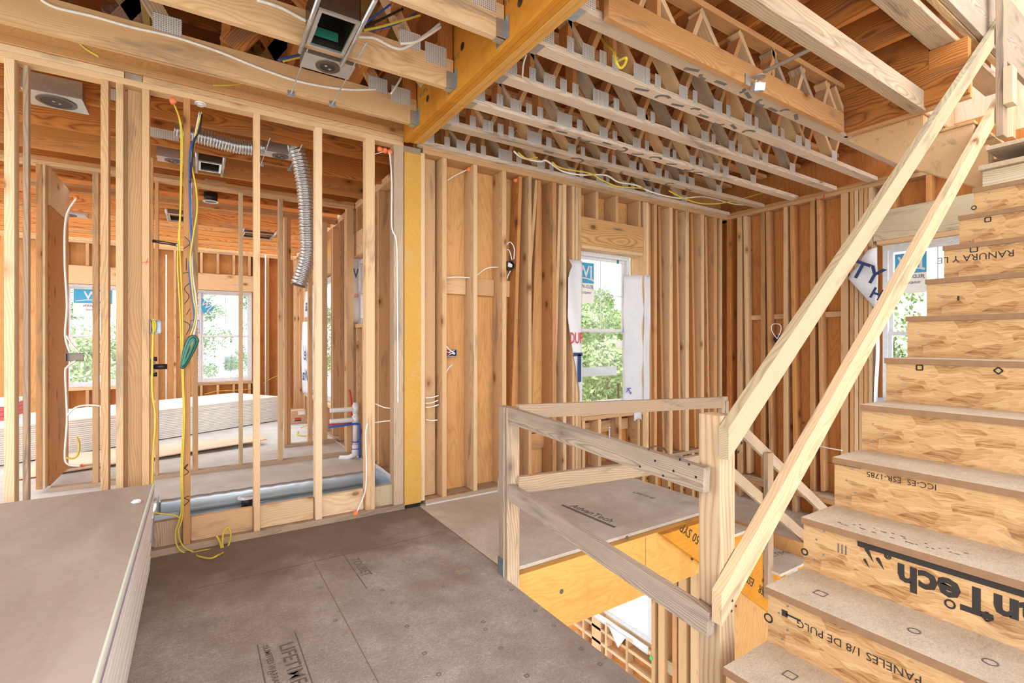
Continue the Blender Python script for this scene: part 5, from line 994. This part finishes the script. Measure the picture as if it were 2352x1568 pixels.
cab(Yq([(1190, 350), (1210, 364), (1235, 361)], 3.5), .006, 'wire_yellow', 'short yellow cable loop at the left end of the white ceiling cable'); cab(Yq([(1268, 372), (1290, 386), (1355, 398), (1380, 412), (1420, 428), (1480, 432)], 3.5), .007, 'wire_yellow', 'yellow cable draped beside the white ceiling cable, left part'); cab(Yq([(1536, 438), (1570, 455), (1610, 467), (1660, 466), (1720, 452), (1770, 436), (1800, 420)], 3.4), .007, 'wire_yellow', 'yellow cable draped beside the white ceiling cable, right part')
YC = cab([aZ(a, b_, z) for a, b_, z in ((1372, 75, TOP + .3), (1390, 100, TOP + .2), (1408, 115, TOP + .05), (1415, 140, TOP - .05), (1424, 156, TOP - .08), (1435, 148, TOP - .05), (1438, 133, TOP - .03), (1420, 140, TOP - .02))], .008, 'wire_yellow', 'hooked yellow cable dangling between two ceiling trusses')
cab([aZ(1209, 125, TOP + .02), aZ(1202, 150, TOP - .0), aZ(1200, 182, TOP + .03)], .005, 'wire_white', 'thin white wire dangling beside the ceiling beam')
cab([aX(1825, 1014, 5.6), aX(1845, 1015, 5.55), aX(1900, 1028, 5.5), aX(1935, 1034, 5.5)], .006, 'wire_white', 'white cable stretched level behind the lower handrail')
rb = tag(empty('outlet_box', aX(1783, 773, 5.78), 'black box with a white wire loop half hidden behind the upper handrail', 'electrical box')); c = aX(1785, 778, 5.76); cyl('shell', c, c + Vector((.05, 0, 0)), .045, 'box_black', rb); tube('wire_end', [c, c + Vector((-.01, .06, .10)), c + Vector((-.01, .05, .17)), c + Vector((-.01, -.03, .17)), c + Vector((-.01, -.05, .11)), c], .005, 'wire_white', rb)
#@@STACK
# ------------------------------------------------------------------ drywall pile in the left foreground
n = 19; hgt = .53; th = hgt / n; cols = ['paper_white'] * n
for k in range(n):
    z0 = k * th; j = random.uniform(-.004, .004); xr = -.236 + .03 * k / n + j; yr = 3.68 + random.uniform(-.008, .008) - .004 * k
    top = k == n - 1
    o = slab('drywall_board', xr - 1.22, xr, .02, yr, z0 + .0012, z0 + th, 'paper_green' if top else 'paper_white', None, .004)
    lab = 'green-edged drywall board with dusty brown face on top of the near left pile' if top else ('drywall board with purple edge tape just under the top of the near left pile' if k == n - 2 else 'drywall board in the near left pile, %s up from the floor' % ORD[k + 1])
    tag(o, lab, 'drywall board', 'drywall boards piled at the left')
    if top: slab('face_paper', xr - 1.215, xr - .012, .025, yr - .006, z0 + th + .0002, z0 + th + .0012, 'paper_brown', o); 
    if k == n - 2: slab('edge_tape', xr, xr + .0008, .04, yr - .01, z0 + .004, z0 + th - .004, 'tape_purple', o)
SPK = bpy.data.meshes.new('plaster_crumb'); bm = bmesh.new(); bmesh.ops.create_icosphere(bm, subdivisions=2, radius=.018)
for v in bm.verts: v.co = Vector((v.co.x * 1.3, v.co.y, v.co.z * .5)) * (1 + random.uniform(-.3, .3))
bm.to_mesh(SPK); bm.free(); tag(link('plaster_crumb', SPK, 'paper_white', None, Matrix.Translation(aZ(313, 1155, hgt) + Vector((0, 0, .008)))), 'small white plaster crumb on top of the near left drywall pile', 'plaster crumb')
#@@OUT
# ------------------------------------------------------------------ outdoors
gm = bpy.data.meshes.new('ground'); bm = bmesh.new(); bmesh.ops.create_grid(bm, x_segments=60, y_segments=60, size=75)
for v in bm.verts: v.co.z = .12 * math.sin(v.co.x * .21) * math.cos(v.co.y * .17) - (.25 if abs(v.co.x) + abs(v.co.y) > 30 else 0)
bm.to_mesh(gm); bm.free(); struct(link('ground', gm, 'ground', None, Matrix.Translation((15, 45, -3.75))))

rd = struct(slab('ground', -30, 10, 17, 26, -3.59, -3.57, 'asphalt_pale'))
def crown(name, H, R, n, conical, mat):
    me = bpy.data.meshes.new(name); bm = bmesh.new(); rnd = random.Random(len(name) + n)
    blobs = []
    for i in range(26):
        v = rnd.random(); z = H * (.28 + .72 * v); rr = R * ((1 - v) * .95 + .08 if conical else math.sin(math.pi * (.12 + .82 * v)) * .8) ; a = rnd.uniform(0, 6.28); q = rr * math.sqrt(rnd.random())
        blobs.append((q * math.cos(a), q * math.sin(a), z, R * rnd.uniform(.22, .42)))
    for i in range(n):
        bxx, byy, bz, br = rnd.choice(blobs); d = Vector((rnd.gauss(0, 1), rnd.gauss(0, 1), rnd.gauss(0, .8))).normalized() * br * rnd.uniform(.6, 1.05); c = Vector((bxx, byy, bz)) + d
        u = Vector((rnd.gauss(0, 1), rnd.gauss(0, 1), rnd.gauss(0, 1))).normalized(); w = u.orthogonal().normalized(); s = R * rnd.uniform(.025, .055)
        vs_ = [bm.verts.new(c + u * s), bm.verts.new(c + w * s * .6), bm.verts.new(c - u * s), bm.verts.new(c - w * s * .6)]; bm.faces.new(vs_)
    bm.to_mesh(me); bm.free(); me.materials.append(MATS[mat]); return me
KIND = [('leafy_tree', crown('leafy_crown', 8.6, 2.6, 6000, False, 'leaf_green'), 'rounded green leafy tree'), ('pine_tree', crown('pine_crown', 10.2, 1.9, 6000, True, 'leaf_pine'), 'tall narrow dark green pine'), ('leafy_shrub', crown('shrub_crown', 4.6, 2.6, 6000, False, 'leaf_pale'), 'low yellow-green bush')]
rr = random.Random(3); cnt = [0, 0, 0]
def tree(x, y, k, s, where):
    nm, me, lb = KIND[k]; T = empty(nm, (x, y, -3.6)); cnt[k] += 1
    T.matrix_basis = Matrix.Translation((x, y, -3.6)) @ Matrix.Rotation(rr.uniform(0, 6), 4, 'Z') @ Matrix.Scale(s, 4)
    tag(T, '%s outdoors, %s' % (lb, where), 'tree' if k < 2 else 'bush', 'greenery seen through the windows')
    c = bpy.data.objects.new('crown', me); COL.objects.link(c); c.parent = T
    if k < 2:
        t = bpy.data.objects.new('trunk', TRK); COL.objects.link(t); t.parent = T
tk = cyl('trunk', (0, 0, 0), (0, 0, 7), .13, 'trunk', seg=8, r2=.04); TRK = tk.data
for v in TRK.vertices: v.co.z += 3.5
bpy.data.objects.remove(tk)
pos = []
for i in range(6): pos.append((10 + i * 3.4 + rr.uniform(-.4, .4), 14.5 + rr.uniform(0, 2.5), 2 if i % 2 else 0, rr.uniform(.72, .9), 'behind the back window, near row, %s from left' % ORD[i + 1]))
for i in range(6): pos.append((13 + i * 4.2, 23 + rr.uniform(-1, 1.5), i % 2, rr.uniform(.9, 1.05), 'behind the back window, far row, %s from left' % ORD[i + 1]))
for i in range(7): pos.append((20 + rr.uniform(-1, 2), 3 + i * 2.6, (0, 2, 0)[i % 3], rr.uniform(.7, .95), 'beyond the side wall window, %s going back' % ORD[i + 1]))
for i in range(8): pos.append((-12 + i * 3.0 + rr.uniform(-.4, .4), 33 + rr.uniform(-1.5, 2), 1 if i % 3 else 0, rr.uniform(.75, 1.0), 'beyond the road past the far windows, %s from left' % ORD[i + 1]))
for i in range(5): pos.append((-6.5 + i * 1.1, 17 + rr.uniform(-.5, .5), (0, 2)[i % 2], rr.uniform(.62, .75), 'just outside the left far window, %s from left' % ORD[i + 1]))
for i in range(6): pos.append((8 + i * 1.3, 8 + i * 1.7, 0, .6 + .04 * i, 'at the side of the bathroom window, %s going out' % ORD[i + 1]))
for p in pos: tree(*p)
NH = tag(empty('house', (2.6, 36, -3.6), 'white neighbouring house far beyond the far window', 'house')); slab('wall', -.2, 6, 38, 44, -3.6, 1.0, 'house_white', NH); slab('window_pane', 1.6, 2.3, 37.95, 38, -.6, .3, 'steel_grey', NH); slab('porch_column', 1.25, 1.5, 13.0, 13.25, -3.6, 3.4, 'house_white', tag(empty('porch_column', (1.4, 13.1, -3.6), 'white porch column just outside the far window', 'column')))
